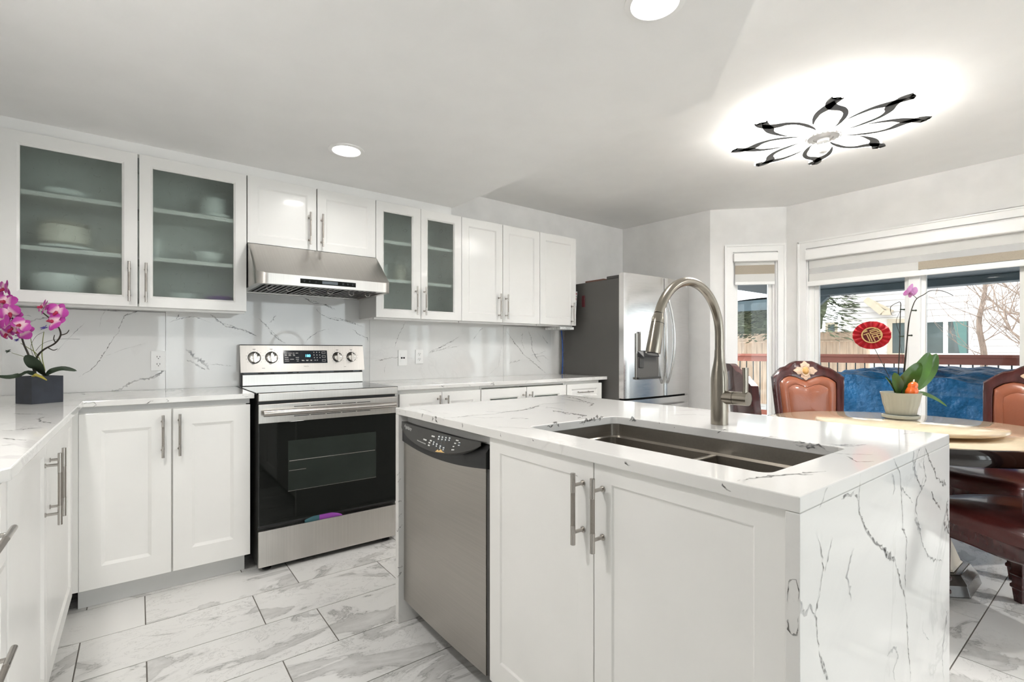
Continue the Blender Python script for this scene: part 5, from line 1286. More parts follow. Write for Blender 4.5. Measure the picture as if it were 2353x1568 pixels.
b = MB(); b.lathe([(0.075, 0.01), (0.078, -0.012), (0.05, -0.018), (0.048, -0.012), (0.03, -0.02), (0.028, -0.035), (0.002, -0.036)], (LX, LY, LZ), 36); b.build('hub', M['lamphub'], r)
b = MB()
for k in range(20):
    a = 2 * PI * k / 20; b.ball((LX + 0.088 * math.cos(a), LY + 0.088 * math.sin(a), LZ + 0.0), 0.012, 0.012, 0.014, 8, 6)
b.build('crystal_ring', M['crystal'], r)
b = MB(); b.tube([(LX, LY, LZ - 0.03), (LX, LY, LZ - 0.065)], 0.003, 8); b.ball((LX, LY, LZ - 0.08), 0.026, 0.026, 0.018, 14, 8); b.build('crystal_drop', M['crystal'], r)
d = bpy.data.lights.new('lamp_uplight', 'AREA'); d.shape = 'DISK'; d.size = 0.5; d.energy = 2.5; d.color = (1, 0.98, 0.95)
o = bpy.data.objects.new('lamp_uplight', d); COL.objects.link(o); o.parent = r; o.location = (0, 0, -0.045); o.rotation_euler = (PI, 0, 0)
for k in range(8):
    a = math.radians(47.5 + 45 * k)
    d = bpy.data.lights.new('lamp_led', 'POINT'); d.energy = 0.55; d.color = (1, 0.98, 0.95); d.shadow_soft_size = 0.02
    o = bpy.data.objects.new('lamp_led', d); COL.objects.link(o); o.parent = r; o.location = (0.27 * math.cos(a), 0.27 * math.sin(a), LZ - ZHI + 0.034)
d = bpy.data.lights.new('lamp_light', 'AREA'); d.shape = 'DISK'; d.size = 0.8; d.energy = 9; d.color = (1, 0.98, 0.95); d.spread = math.radians(170)
o = bpy.data.objects.new('lamp_light', d); COL.objects.link(o); o.parent = r; o.location = (0, 0, -0.075)

# ------------------------------------------------------------------ purple orchid in a slate pot
q0 = on_z(72.7, 930, CT); pr_ = math.radians(33.5)
E1 = Vector((math.cos(pr_), math.sin(pr_), 0)); E2 = Vector((-math.sin(pr_), math.cos(pr_), 0))
PX = lambda a, c, z: q0 + E1 * a + E2 * c + Vector((0, 0, z))
pc = PX(0.054, 0.054, 0)
r = thing('potted_orchid', 'purple silk orchid in a square slate-blue pot on the left worktop', 'plant', (pc.x, pc.y, CT))
b = MB(); ww, hh = 0.108, 0.113
b.hexa([PX(0, 0, .0005), PX(ww, 0, .0005), PX(ww, ww, .0005), PX(0, ww, .0005), PX(0, 0, hh - 0.012), PX(ww, 0, hh - 0.012), PX(ww, ww, hh - 0.012), PX(0, ww, hh - 0.012)])
for (a0, a1, c0, c1) in ((0, ww, 0, .006), (0, ww, ww - .006, ww), (0, .006, .006, ww - .006), (ww - .006, ww, .006, ww - .006)):
    b.hexa([PX(a0, c0, hh - .012), PX(a1, c0, hh - .012), PX(a1, c1, hh - .012), PX(a0, c1, hh - .012), PX(a0, c0, hh), PX(a1, c0, hh), PX(a1, c1, hh), PX(a0, c1, hh)])
b.build('pot', M['potslate'], r)
b = MB(); b.hexa([PX(.006, .006, hh - .012), PX(ww - .006, .006, hh - .012), PX(ww - .006, ww - .006, hh - .012), PX(.006, ww - .006, hh - .012), PX(.006, .006, hh - .006), PX(ww - .006, .006, hh - .006), PX(ww - .006, ww - .006, hh - .006), PX(.006, ww - .006, hh - .006)]); b.build('soil', M['soil'], r)
KO = 2.06
def c0(x, y, k=KO): return at(x / 5.225, 640 + y / 5.225, k)
def leaf(parent, pts, w, m, nm='leaf', fold=0.25, N=14, droop=None, prof=None):
    P = spline(pts, 5); b = MB(); n = len(P)
    view = Vector((-SA, -CA, 0.35)).normalized()
    def fn(u, v):
        i = u * (n - 1); k = min(n - 2, int(i)); p = P[k].lerp(P[k + 1], i - k)
        t = (P[min(n - 1, k + 1)] - P[max(0, k - 1)]).normalized(); sd = t.cross(view).normalized()
        wd = w * (prof(u) if prof else (math.sin(PI * min(1, u ** 0.8 * 0.97 + 0.03)) ** 0.6))
        s = (v - 0.5) * 2
        return p + sd * (s * wd) + view * (-fold * wd * (1 - abs(s)))
    b.grid(fn, N, 6); return b.build(nm, M[m], parent)
leaf(r, [c0(520, 1165), c0(450, 1080, 2.03), c0(370, 990, 2.01), c0(300, 925, 2.0)], 0.029, 'leafd')
leaf(r, [c0(545, 1165), c0(620, 1110, 2.06), c0(760, 1080, 2.09), c0(925, 1112, 2.12)], 0.013, 'leafd')
leaf(r, [c0(440, 1150), c0(330, 1130, 2.03), c0(230, 1160, 2.0), c0(100, 1185, 1.98), c0(-60, 1170, 1.97)], 0.012, 'leafd')
b = MB(); b.tube([c0(385, 1185, 2.0), c0(430, 1158, 1.99), c0(500, 1185, 1.98), c0(560, 1222, 1.97)], [.0035, .006, .005, .002], 8); b.build('shoot', M['leafy'], r)
def stem(pts, rad, m='stem', nm='stem'):
    b = MB(); P = spline(pts, 6); n = len(P); b.tube(P, [rad * (1.15 - 0.5 * i / n) for i in range(n)], 8); return b.build(nm, M[m], r)
stem([c0(430, 1170), c0(380, 1020), c0(335, 900), c0(290, 800), c0(250, 680), c0(190, 560), c0(120, 430), c0(30, 330), c0(-20, 200)], 0.0036)
stem([c0(420, 1160), c0(440, 960), c0(520, 860), c0(660, 780), c0(725, 690), c0(715, 610), c0(660, 530), c0(560, 450), c0(500, 400)], 0.0034)
stem([c0(740, 680), c0(800, 660), c0(830, 620)], 0.002); stem([c0(668, 770), c0(645, 730), c0(655, 680)], 0.002); stem([c0(585, 838), c0(640, 862), c0(690, 848)], 0.002); stem([c0(255, 520), c0(295, 510), c0(280, 475)], 0.002); stem([c0(640, 560), c0(665, 590), c0(700, 590)], 0.002); stem([c0(240, 700), c0(200, 690), c0(180, 690)], 0.002)
stem([c0(540, 1110), c0(505, 940), c0(512, 760), c0(528, 640)], 0.0018, 'stemg'); stem([c0(530, 1090), c0(440, 910), c0(330, 830), c0(250, 780)], 0.0016, 'stemg'); stem([c0(420, 1000), c0(280, 938), c0(140, 895)], 0.0012, 'stemg'); stem([c0(500, 1070), c0(420, 910), c0(380, 780), c0(358, 640)], 0.0015, 'stemg')
stem([c0(430, 870), c0(520, 780), c0(700, 730), c0(960, 730)], 0.0007, 'stem'); stem([c0(410, 960), c0(370, 820), c0(430, 700), c0(520, 645)], 0.0007, 'stem')
def flower(parent, c, size, yaw, pitch, roll, m='magenta', lip='magentad', nm='flower'):
    Rm = Matrix.Rotation(-YAW + yaw, 4, 'Z') @ Matrix.Rotation(pitch, 4, 'X') @ Matrix.Rotation(roll, 4, 'Y')
    b = MB(); att = []
    def petal(ang, L, Wd, cup, back):
        ca, sa = math.cos(ang), math.sin(ang)
        base = len(b.v)
        def fn(u, v):
            s = (v - 0.5) * 2; wd = Wd * (math.sin(PI * min(1, (u * 0.93 + 0.05))) ** 0.55)
            x = s * wd; z = u * L; y = -cup * L * math.sin(PI * 0.5 * u) * 0.25 + back + 0.18 * abs(s) ** 2 * wd - 0.06 * L * math.sin(PI * u)
            return c + (Rm @ Vector((x * ca + z * sa, y, -x * sa + z * ca)))
        b.grid(fn, 8, 6)
        for i in range(9):
            for j in range(7): att.append(min(1.0, 0.12 + 0.95 * i / 8))
    for k, ang in enumerate((0.0, 2.2, -2.2)): petal(ang, size * 0.98, size * 0.36, -0.3, 0.004)
    for ang in (1.25, -1.25): petal(ang, size * 1.02, size * 0.56, 0.4, -0.002)
    o = b.build(nm, M[m], parent, recalc=False)
    a_ = o.data.attributes.new('petal', 'FLOAT', 'POINT'); a_.data.foreach_set('value', att)
    b = MB(); q = c + (Rm @ Vector((0, -0.006, -size * 0.12)))
    b.ball(q, size * 0.16, size * 0.16, size * 0.2, 10, 6)
    b.tube([q, q + (Rm @ Vector((0, -size * 0.25, -size * 0.15))), q + (Rm @ Vector((0, -size * 0.3, -size * 0.34)))], [size * 0.12, size * 0.15, size * 0.03], 8)
    b.build('lip', M[lip], o)
    return o
rf = random.Random(5)
for (x, y, s, yw, pt_, rl) in ((60, 120, .036, -.5, .1, .3), (60, 280, .042, .4, -.5, .2), (120, 415, .040, .5, .2, -.4), (30, 520, .044, -.2, -.1, .1), (150, 590, .042, .3, .4, .5), (250, 560, .034, .7, -.2, .9), (80, 660, .036, -.3, .5, -.6), (270, 630, .038, .5, .3, 1.3),
                          (520, 340, .034, -.6, -.3, -.5), (690, 400, .038, .4, .1, .5), (650, 520, .038, .1, -.4, 1.2), (-60, 200, .042, 0, 0, 0), (-90, 440, .044, .2, .1, .4), (20, 390, .036, .6, .1, -.2)):
    flower(r, c0(x, y, KO - 0.02 - 0.05 * rf.random()), s, yw, pt_, rl)
def small_blossom(x, y, s, m):
    b = MB(); c = c0(x, y, KO)
    for k in range(11):
        a = 2 * PI * k / 11 + rf.random() * .4; e = c + Vector((CA, -SA, 0)) * (math.cos(a) * s) + Vector((SA * .6, CA * .6, .8)) * (math.sin(a) * s * .7) + Vector((0, 0, s * rf.uniform(0, .5)))
        b.tube([c, c.lerp(e, .6) + Vector((0, 0, s * .15)), e], [s * .12, s * .24, s * .04], 6, flat=.35)
    b.build('small_blossom', M[m], r)
small_blossom(530, 605, .017, 'blue'); small_blossom(200, 748, .012, 'blue'); small_blossom(95, 885, .013, 'leafd')

# ------------------------------------------------------------------ dining table, lazy susan
TX, TY, TZ, TR = 3.18, 0.79, 0.755, 0.655
r = thing('dining_table', 'round dining table with polished beige stone top and black rim', 'table', (TX, TY, 0))
b = MB(); b.lathe([(0.002, TZ - 0.02), (TR - 0.035, TZ - 0.02), (TR - 0.030, TZ - 0.004), (TR - 0.034, TZ), (0.002, TZ)], (TX, TY, 0), 96, cap=False); b.build('tabletop', M['stone'], r)
b = MB(); b.lathe([(TR - 0.06, TZ - 0.075), (TR - 0.005, TZ - 0.070), (TR + 0.004, TZ - 0.05), (TR, TZ - 0.018), (TR - 0.008, TZ - 0.004), (TR - 0.0295, TZ - 0.003), (TR - 0.0295, TZ - 0.018), (0.10, TZ - 0.022), (0.10, TZ - 0.05), (TR - 0.10, TZ - 0.05), (TR - 0.06, TZ - 0.075)], (TX, TY, 0), 96, cap=False); b.build('rim', M['rim'], r)
def octa(R, z, a0=22.5): return [(TX + R * math.cos(math.radians(a0 + 45 * i)), TY + R * math.sin(math.radians(a0 + 45 * i)), z) for i in range(8)]
b = MB(); b.rings([octa(0.245, 0.092), octa(0.235, 0.10), octa(0.115, 0.42), octa(0.125, 0.50), octa(0.24, TZ - 0.055)], 0, False, True, True); b.build('pedestal', M['stonep'], r, bevel=0.004)
b = MB(); b.rings([octa(0.315, 0.0006), octa(0.30, 0.05), octa(0.27, 0.09)], 0, False, True, True); b.build('base', M['stoned'], r, bevel=0.004)
UX, UY, UR, UZ = 3.065, 0.752, 0.382, 0.793
r = thing('lazy_susan', 'round beige stone turntable in the middle of the dining table', 'turntable', (UX, UY, TZ))
b = MB(); b.lathe([(0.002, UZ - 0.02), (UR - 0.006, UZ - 0.02), (UR, UZ - 0.014), (UR, UZ - 0.006), (UR - 0.006, UZ), (0.002, UZ)], (UX, UY, 0), 96, cap=False); b.build('turntable_plate', M['stone'], r)
b = MB(); b.lathe([(0.16, TZ + 0.0006), (0.16, UZ - 0.0205)], (UX, UY, 0), 40); b.build('bearing', M['black'], r)

# ------------------------------------------------------------------ dining chairs
def make_chair(label):
    r = thing('dining_chair', label, 'chair', (0, 0, 0), 'carved mahogany chairs around the dining table')
    def Bk(x, z, d):                                         # back surface: bowed and leaning
        return (x, -0.215 - 0.13 * max(0, z - 0.44) + 0.85 * x * x + d, z)
    # outer and inner outlines of the back, left to right symmetric
    half_o = [(0.0, 1.075), (0.055, 1.074), (0.090, 1.058), (0.125, 1.036), (0.165, 1.026), (0.195, 1.005), (0.243, 0.962), (0.240, 0.90), (0.232, 0.78), (0.222, 0.66), (0.214, 0.53), (0.20, 0.52), (0.10, 0.52), (0.0, 0.52)]
    half_i = [(0.0, 0.935), (0.035, 0.948), (0.075, 0.965), (0.115, 0.970), (0.155, 0.958), (0.180, 0.940), (0.196, 0.925), (0.196, 0.88), (0.190, 0.78), (0.182, 0.68), (0.176, 0.60), (0.165, 0.585), (0.09, 0.58), (0.0, 0.58)]
    def full(h): return h + [(-x, z) for x, z in reversed(h[1:-1])]
    O_, I_ = full(half_o), full(half_i); n = len(O_)
    mid = [((O_[i][0] + I_[i][0]) / 2, (O_[i][1] + I_[i][1]) / 2) for i in range(n)]
    lip = [(I_[i][0] + (O_[i][0] - I_[i][0]) * .18, I_[i][1] + (O_[i][1] - I_[i][1]) * .18) for i in range(n)]
    b = MB()
    b.rings([[Bk(*p, -0.022) for p in O_], [Bk(*p, 0.012) for p in O_], [Bk(p[0] * .97, p[1] - .008, 0.020) for p in O_], [Bk(*p, 0.014) for p in mid], [Bk(*p, 0.020) for p in lip], [Bk(*p, 0.018) for p in I_], [Bk(*p, -0.005) for p in I_]], 0, True, True, False)
    b.build('back_frame', M['wood'], r, local=True, bevel=0)
    b = MB(); nx = 14                                         # plain wooden rear of the back
    cb = (0, 0.78)
    rings = [[Bk(cb[0] + (p[0] - cb[0]) * s, cb[1] + (p[1] - cb[1]) * s, -0.0225 - 0.004 * (1 - s)) for p in O_] for s in (1.0, 0.75, 0.5, 0.25, 0.02)]
    b.rings(rings, 0, True, True, False); b.build('back_panel', M['wood'], r, local=True)
    b = MB(); ci = (0, 0.765)
    rings = [[Bk(ci[0] + (p[0] - ci[0]) * s, ci[1] + (p[1] - ci[1]) * s, d) for p in I_] for s, d in ((1.0, 0.004), (0.97, 0.018), (0.88, 0.030), (0.72, 0.036), (0.70, 0.033), (0.66, 0.037), (0.4, 0.043), (0.05, 0.045))]
    b.rings(rings, 0, True, True, True); b.build('back_pad', M['leather'], r, local=True)
    # carved ornament with an amber stone on the crest
    b = MB(); oc = (0, 1.005)
    def OP(x, z, d): return Bk(oc[0] + x, oc[1] + z, 0.016 + d)
    pts = []
    for k in range(48):
        a = 2 * PI * k / 48; rr_ = 0.060 * (0.60 + 0.42 * abs(math.cos(2 * a)) ** 1.2 + 0.08 * math.cos(12 * a)); pts.append((rr_ * math.cos(a) * 1.28, rr_ * math.sin(a) * 1.08))
    b.rings([[OP(x, z, 0.0) for x, z in pts], [OP(x * .96, z * .96, 0.010) for x, z in pts], [OP(x * .5, z * .5, 0.014) for x, z in pts]], 0, True, True, True)
    for k in range(18):
        a = 2 * PI * k / 18; c = OP(0.031 * math.cos(a), 0.036 * math.sin(a), 0.014); b.ball(c, .0042, .0042, .0042, 8, 5)
    orn = b.build('ornament', M['gold'], r, local=True)
    b = MB(); c = OP(0, 0, 0.013); b.ball(c, .023, .012, .028, 16, 10); b.build('stone', M['amber'], orn, local=True)
    # seat: padded burgundy leather on a shaped wooden apron
    def outline(s=1.0):
        p = []
        P = spline([(-0.20, -0.225, 0), (0.20, -0.225, 0), (0.235, 0.05, 0), (0.235, 0.185, 0), (0.16, 0.235, 0), (0, 0.255, 0), (-0.16, 0.235, 0), (-0.235, 0.185, 0), (-0.235, 0.05, 0)], 6, True)
        return [(q.x * s, q.y * s) for q in P]
    b = MB()
    b.rings([[(x, y, 0.405) for x, y in outline(1.0)], [(x, y, 0.435) for x, y in outline(1.03)], [(x, y, 0.462) for x, y in outline(1.01)], [(x, y, 0.482) for x, y in outline(0.90)], [(x, y, 0.492) for x, y in outline(0.6)], [(x, y, 0.494) for x, y in outline(0.05)]], 0, True, True, True)
    b.build('seat', M['leatherd'], r, local=True)
    b = MB(); b.rings([[(x, y, 0.335) for x, y in outline(0.93)], [(x, y, 0.350) for x, y in outline(0.985)], [(x, y, 0.404) for x, y in outline(0.99)]], 0, True, True, True); b.build('apron', M['wood'], r, local=True)
    for sx in (-1, 1):
        b = MB(); x, y = 0.195 * sx, 0.175
        def sq(w, z): return [(x - w, y - w, z), (x + w, y - w, z), (x + w, y + w, z), (x - w, y + w, z)]
        b.rings([sq(.017, .0006), sq(.022, .06), sq(.027, .065), sq(.027, .078), sq(.022, .084), sq(.024, .12), sq(.028, .126), sq(.028, .136), sq(.024, .142), sq(.026, .336)], 0, False, True, True); b.build('leg', M['wood'], r, local=True, bevel=0.002)
    for sx in (-1, 1):
        b = MB(); rs = []
        for z, y, w in ((0.0006, -0.275, .016), (0.20, -0.235, .019), (0.36, -0.212, .021), (0.46, -0.212, .021), (0.54, -0.225 , .019)):
            x = 0.19 * sx; yy = y + (0.02 if z > .5 else 0); rs.append([(x - w, yy - w, z), (x + w, yy - w, z), (x + w, yy + w, z), (x - w, yy + w, z)])
        b.rings(rs, 0, False, True, True); b.build('leg', M['wood'], r, local=True, bevel=0.002)
    return r
ch = make_chair('carved mahogany chair with tan leather back standing behind the table before the patio door')
ch.location = (3.635, 1.305, 0); ch.rotation_euler.z = math.radians(138.7)
def place(src, x, y, deg, label):
    c = copy_tree(src); c.location = (x, y, 0); c.rotation_euler.z = math.radians(deg); c['label'] = label; return c
place(ch, 3.73, 0.496, 61.9, 'carved mahogany chair cut off at the right edge, its back before the blue tarpaulin')
place(ch, 2.94, 1.26, -138.0, 'mahogany chair seen from behind, partly hidden by the faucet')
place(ch, 2.937, 0.318, -34.0, 'chair with burgundy leather seat pushed under the near side of the table')

# ------------------------------------------------------------------ orchid on the turntable
KP = 2.56
base = at(2070, 962, KP); bx_, by_ = base.x, base.y
r = thing('potted_orchid', 'orchid with one pale pink bloom in a ribbed grey pot on the turntable', 'plant', (bx_, by_, UZ))
b = MB(); b.lathe([(0.070, 0.0006), (0.080, 0.006), (0.082, 0.020), (0.076, 0.022), (0.070, 0.010), (0.002, 0.008)], (bx_, by_, UZ), 48); b.build('saucer', M['potgrey'], r)
b = MB(); N_ = 96
def ribr(R, z, amp): return [(bx_ + (R + amp * math.cos(24 * 2 * PI * j / N_)) * math.cos(2 * PI * j / N_), by_ + (R + amp * math.cos(24 * 2 * PI * j / N_)) * math.sin(2 * PI * j / N_), UZ + z) for j in range(N_)]
b.rings([ribr(.060, .0225, 0), ribr(.064, .026, .0008), ribr(.070, .060, .0013), ribr(.0755, .075, .0013), ribr(.084, .124, .0010), ribr(.087, .128, 0), ribr(.089, .138, 0), ribr(.085, .138, 0), ribr(.081, .120, 0), ribr(.02, .118, 0)], 0, True, True, True); b.build('pot', M['potgrey'], r)
b = MB(); b.lathe([(0.080, 0.1205), (0.06, 0.127), (0.002, 0.130)], (bx_, by_, UZ), 32, cap=False); b.build('bark', M['soil'], r)
def c9(x, y, k=KP): return at(1920 + x / 4.613, 640 + y / 4.613, k)
leaf(r, [c9(690, 1235), c9(680, 1160, 2.53), c9(640, 1090, 2.50), c9(600, 1040, 2.48)], 0.040, 'leaf', prof=lambda u: 0.25 + 0.9 * math.sin(PI * min(1, u * .82 + .12)) ** .8 if u < .97 else .25)
leaf(r, [c9(700, 1230), c9(750, 1120, 2.54), c9(830, 1000, 2.52), c9(905, 895, 2.52)], 0.044, 'leaf')
leaf(r, [c9(720, 1220, 2.60), c9(830, 1080, 2.62), c9(940, 930, 2.64), c9(1000, 785, 2.66)], 0.046, 'leaf')
leaf(r, [c9(760, 1180, 2.64), c9(900, 1080, 2.68), c9(1020, 940, 2.70), c9(1070, 795, 2.71)], 0.040, 'leaf')
leaf(r, [c9(640, 1215), c9(610, 1150, 2.55), c9(560, 1080, 2.54), c9(525, 1040, 2.53)], 0.008, 'leaf')
leaf(r, [c9(850, 1215), c9(950, 1225, 2.58), c9(1080, 1285, 2.60), c9(1185, 1360, 2.61)], 0.011, 'leaf')
def stem2(pts, rad, m='stem'):
    b = MB(); P = spline(pts, 6); n = len(P); b.tube(P, [rad * (1.1 - 0.4 * i / n) for i in range(n)], 8); return b.build('stem', M[m], r)
stem2([c9(655, 1230), c9(665, 1000), c9(680, 700), c9(684, 450), c9(690, 310), c9(690, 265), c9(670, 252), c9(590, 295), c9(583, 350)], 0.0024)
stem2([c9(583, 350), c9(600, 390), c9(645, 388)], 0.0010); stem2([c9(680, 590), c9(650, 500), c9(645, 440), c9(685, 350)], 0.0012)
stem2([c9(700, 1230), c9(740, 900), c9(760, 650), c9(785, 420), c9(820, 290), c9(862, 215), c9(940, 170), c9(1000, 132), c9(1100, 128), c9(1180, 150), c9(1245, 182)], 0.0024)
stem2([c9(718, 1000), c9(745, 760), c9(770, 480), c9(800, 360)], 0.0018); stem2([c9(700, 900), c9(712, 860), c9(690, 700)], 0.0009); stem2([c9(862, 215), c9(830, 185), c9(800, 160)], 0.0014)
for (x, y) in ((705, 330), (830, 340), (695, 615), (785, 605)):
    b = MB(); p = c9(x, y); b.tube([p - Vector((CA, -SA, 0)) * .010, p + Vector((CA, -SA, 0)) * .008], 0.0036, 8); b.ball(tuple(p + Vector((CA, -SA, 0)) * .010), .005, .005, .005, 8, 6); b.build('stake_clip', M['leafd'], r)
o = flower(r, c9(795, 140), 0.042, 0.3, 0.3, 0.2, 'pink', 'pink')

# gourd ornament and rosette stuck in the same pot
p = at(2093, 911, 2.50); r = thing('gourd_ornament', 'glossy orange ceramic gourd sitting in the orchid pot', 'ornament', (p.x, p.y, UZ + 0.126))
b = MB(); tl = Vector((0.20, -0.15, 1)).normalized()
def tiltF(x, y, z): return (p.x + x + z * 0.16, p.y + y - z * 0.12, UZ + 0.126 + z)
b.lathe([(0.020, 0.0), (0.027, 0.008), (0.028, 0.024), (0.023, 0.038), (0.0205, 0.043), (0.022, 0.050), (0.0195, 0.062), (0.010, 0.070), (0.002, 0.072)], (0, 0, 0), 28, F=tiltF); b.build('body', M['orange'], r)
b = MB(); b.lathe([(0.004, 0.070), (0.003, 0.080), (0.002, 0.083)], (0, 0, 0), 10, F=tiltF); b.build('stalk', M['cream'], r)
KR = 2.50; rc = at(2002.8, 770.7, KR); r = thing('paper_rosette', 'round red pleated paper rosette with gold fortune character on a stick', 'decoration', (rc.x, rc.y, UZ + 0.126))
fr_ = Vector((-0.72 * .93 - 0.69 * .36, -0.69 * .93 + 0.72 * .36, 0.03)).normalized(); rt = Vector((0, 0, 1)).cross(fr_).normalized(); rt = rt if rt.dot(Vector((CA, -SA, 0))) > 0 else -rt; up_ = fr_.cross(rt); up_ = up_ if up_.z > 0 else -up_
RR = 0.077
def RF(u, v, d): return rc + rt * u + up_ * v + fr_ * d
b = MB(); NP = 17
ri, ro = [], []
for j in range(NP * 2):
    a = 2 * PI * j / (NP * 2); dd_ = 0.006 if j % 2 else -0.004
    ro.append(RF(RR * 1.05 * math.cos(a), RR * .93 * math.sin(a), dd_ * 1.2)); ri.append(RF(0.036 * math.cos(a), 0.034 * math.sin(a), dd_ * 0.5 + .002))
b.rings([ri, ro], 0, False, True, False)
b.rings([[q - fr_ * .0012 for q in ro], [q - fr_ * .0012 for q in ri]], 0, False, True, False); b.build('pleated_disc', M['red'], r)
b = MB(); b.lathe([(0.043, 0.006), (0.043, 0.008), (0.002, 0.008)], (0, 0, 0), 36, F=lambda x, y, z: RF(x, y * .92, z)); b.build('centre_disc', M['maroon'], r)
b = MB(); b.lathe([(0.0385, 0.0082), (0.0385, 0.0105), (0.0445, 0.0105), (0.0445, 0.0082)], (0, 0, 0), 40, F=lambda x, y, z: RF(x, y * .92, z), cap=False)
def gz(x, y): return RF((x - 858) / 330 * 0.043, -(y - 800) / 287 * 0.040, 0.0095)
for seg in ([(590, 790), (690, 755), (752, 720)], [(690, 765), (800, 1030)], [(752, 720), (870, 1035)], [(600, 690), (720, 645)], [(640, 650), (700, 628)], [(775, 640), (980, 572)], [(795, 690), (1020, 615)], [(800, 690), (832, 752)], [(832, 752), (1110, 670)], [(1000, 622), (1060, 665)], [(850, 805), (1140, 722)], [(860, 805), (965, 1025)], [(905, 875), (1155, 805)], [(1010, 765), (1085, 935)], [(1130, 730), (1150, 830)]):
    for i in range(len(seg) - 1): b.bar(gz(*seg[i]), gz(*seg[i + 1]), 0.0042, 0.0016, up=fr_)
b.build('gold_character', M['goldpaper'], r)
b = MB(); b.tube([RF(0.012, -0.068, 0), at(2045, 870, 2.51), at(2056, 905, 2.53)], 0.0012, 6); b.build('stick', M['stem'], r)

# ------------------------------------------------------------------ outside: deck, hot tub, railing, neighbours
b = MB(); b.box(-12, 40, -30, 40, -0.45, -0.30); struct(b.build('ground', M['grass']))
b = MB()
k = 0; y = -5.0
while y < 7.5:
    b.box(XR + T + 0.02, 8.95, y, y + 0.136, -0.06, -0.03); y += 0.14
struct(b.build('deck_floor', M['deck']))
# hot tub under a tarpaulin
TX0, TX1, TY0, TY1, THH = 5.75, 7.75, -0.10, 2.18, 0.885
r = thing('hot_tub', 'square hot tub wrapped in a wrinkled blue tarpaulin on the deck', 'hot tub', ((TX0 + TX1) / 2, (TY0 + TY1) / 2, -0.03))
b = MB(); b.box(TX0 + 0.06, TX1 - 0.06, TY0 + 0.06, TY1 - 0.06, -0.0295, THH - 0.06); b.build('tub', M['charcoal'], r, bevel=0.03)
rt_ = random.Random(9)
ph = [rt_.random() * 6.28 for _ in range(12)]
def wr_(u, v): return 0.016 * math.sin(7 * u + ph[0] + 2 * math.sin(3 * v)) + 0.012 * math.sin(13 * v + 5 * u + ph[1]) + 0.008 * math.sin(23 * u - 9 * v + ph[2])
b = MB()
def sheet(u, v):                                             # u over the width incl. skirts, v over the depth incl. skirts
    def run(t, a, c):                                        # skirt - top - skirt
        H_ = THH - 0.02; L_ = c - a; S = 2 * H_ + L_; s = t * S
        if s < H_: return a, -(H_ - s)
        if s > H_ + L_: return c, -(s - H_ - L_)
        return a + s - H_, 0.0
    x, dz1 = run(u, TX0, TX1); y, dz2 = run(v, TY0, TY1)
    dz = min(dz1, dz2); drop = max(0.0, -dz); w = wr_(x * 1.3, y * 1.3 + drop)
    cx, cy = (TX0 + TX1) / 2, (TY0 + TY1) / 2
    top = 0.075 * max(0, 1 - ((x - cx) / 1.05) ** 2) * max(0, 1 - ((y - cy - .15) / 1.2) ** 2)
    nx = (-1 if dz1 < 0 and x < cx else 1 if dz1 < 0 else 0); ny = (-1 if dz2 < 0 and y < cy else 1 if dz2 < 0 else 0)
    fold = 0.03 * math.sin(9 * (x + y) + 3 * drop) * min(1, drop * 2)
    return (x + nx * (w + fold + 0.02 * drop), y + ny * (w + fold), THH + top + (w * .9 if drop == 0 else 0) - drop)
b.grid(sheet, 90, 90); b.build('tarpaulin', M['tarp'], r)
# railing
RX = 8.55
r = thing('deck_railing', 'red-brown deck railing with black balusters behind the hot tub', 'railing', (RX, 2.0, -0.03))
b = MB(); b.box(RX - 0.07, RX + 0.07, -4.5, 7.2, 1.055, 1.095); b.box(RX - 0.02, RX + 0.02, -4.5, 7.2, 0.965, 1.055); b.build('top_rail', M['rail'], r, bevel=0.004)
b = MB(); b.box(RX - 0.02, RX + 0.02, -4.5, 7.2, 0.05, 0.13); b.build('bottom_rail', M['rail'], r)
for y in (-3.2, -0.9, 1.955, 4.66, 7.15):
    b = MB(); b.box(RX - 0.06, RX + 0.06, y - 0.06, y + 0.06, -0.0295, 1.15 if abs(y - 4.66) > .1 else 1.16); b.build('post', M['rail'], r, bevel=0.004)
yb_ = -4.4; cnt = 0
while yb_ < 7.1:
    if min(abs(yb_ - y) for y in (-3.2, -0.9, 1.955, 4.66, 7.15)) > 0.07 and -0.3 < yb_ < 5.6:
        b = MB(); b.tube([(RX, yb_, 0.13), (RX, yb_, 0.966)], 0.0085, 8); b.build('baluster', M['baluster'], r)
    yb_ += 0.118
r = thing('post_lantern', 'small dark lantern standing on a railing post outside the narrow window', 'lantern', (RX, 4.66, 1.16))
b = MB(); b.box(RX - .07, RX + .07, 4.59, 4.73, 1.1605, 1.18); b.box(RX - .08, RX + .08, 4.58, 4.74, 1.30, 1.325)
for (x, y) in ((-.06, -.06), (.06, -.06), (.06, .06), (-.06, .06)): b.box(RX + x - .008, RX + x + .008, 4.66 + y - .008, 4.66 + y + .008, 1.18, 1.30)
b.build('cage', M['baluster'], r)
b = MB(); b.box(RX - .045, RX + .045, 4.615, 4.705, 1.18, 1.30); b.build('glass', M['hwin'], r)
b = MB(); b.rings([[(RX + sx * .085, 4.66 + sy * .085, 1.3255) for sx, sy in ((-1, -1), (1, -1), (1, 1), (-1, 1))], [(RX + sx * .02, 4.66 + sy * .02, 1.36) for sx, sy in ((-1, -1), (1, -1), (1, 1), (-1, 1))]], 0, False); b.build('cap', M['baluster'], r)
r = thing('post_lantern', 'pale lantern on the railing post behind the orchid stems', 'lantern', (RX, 1.955, 1.15))
b = MB(); b.box(RX - .08, RX + .08, 1.875, 2.035, 1.1505, 1.17); b.box(RX - .08, RX + .08, 1.875, 2.035, 1.26, 1.30); b.build('cage', M['potgrey'], r)
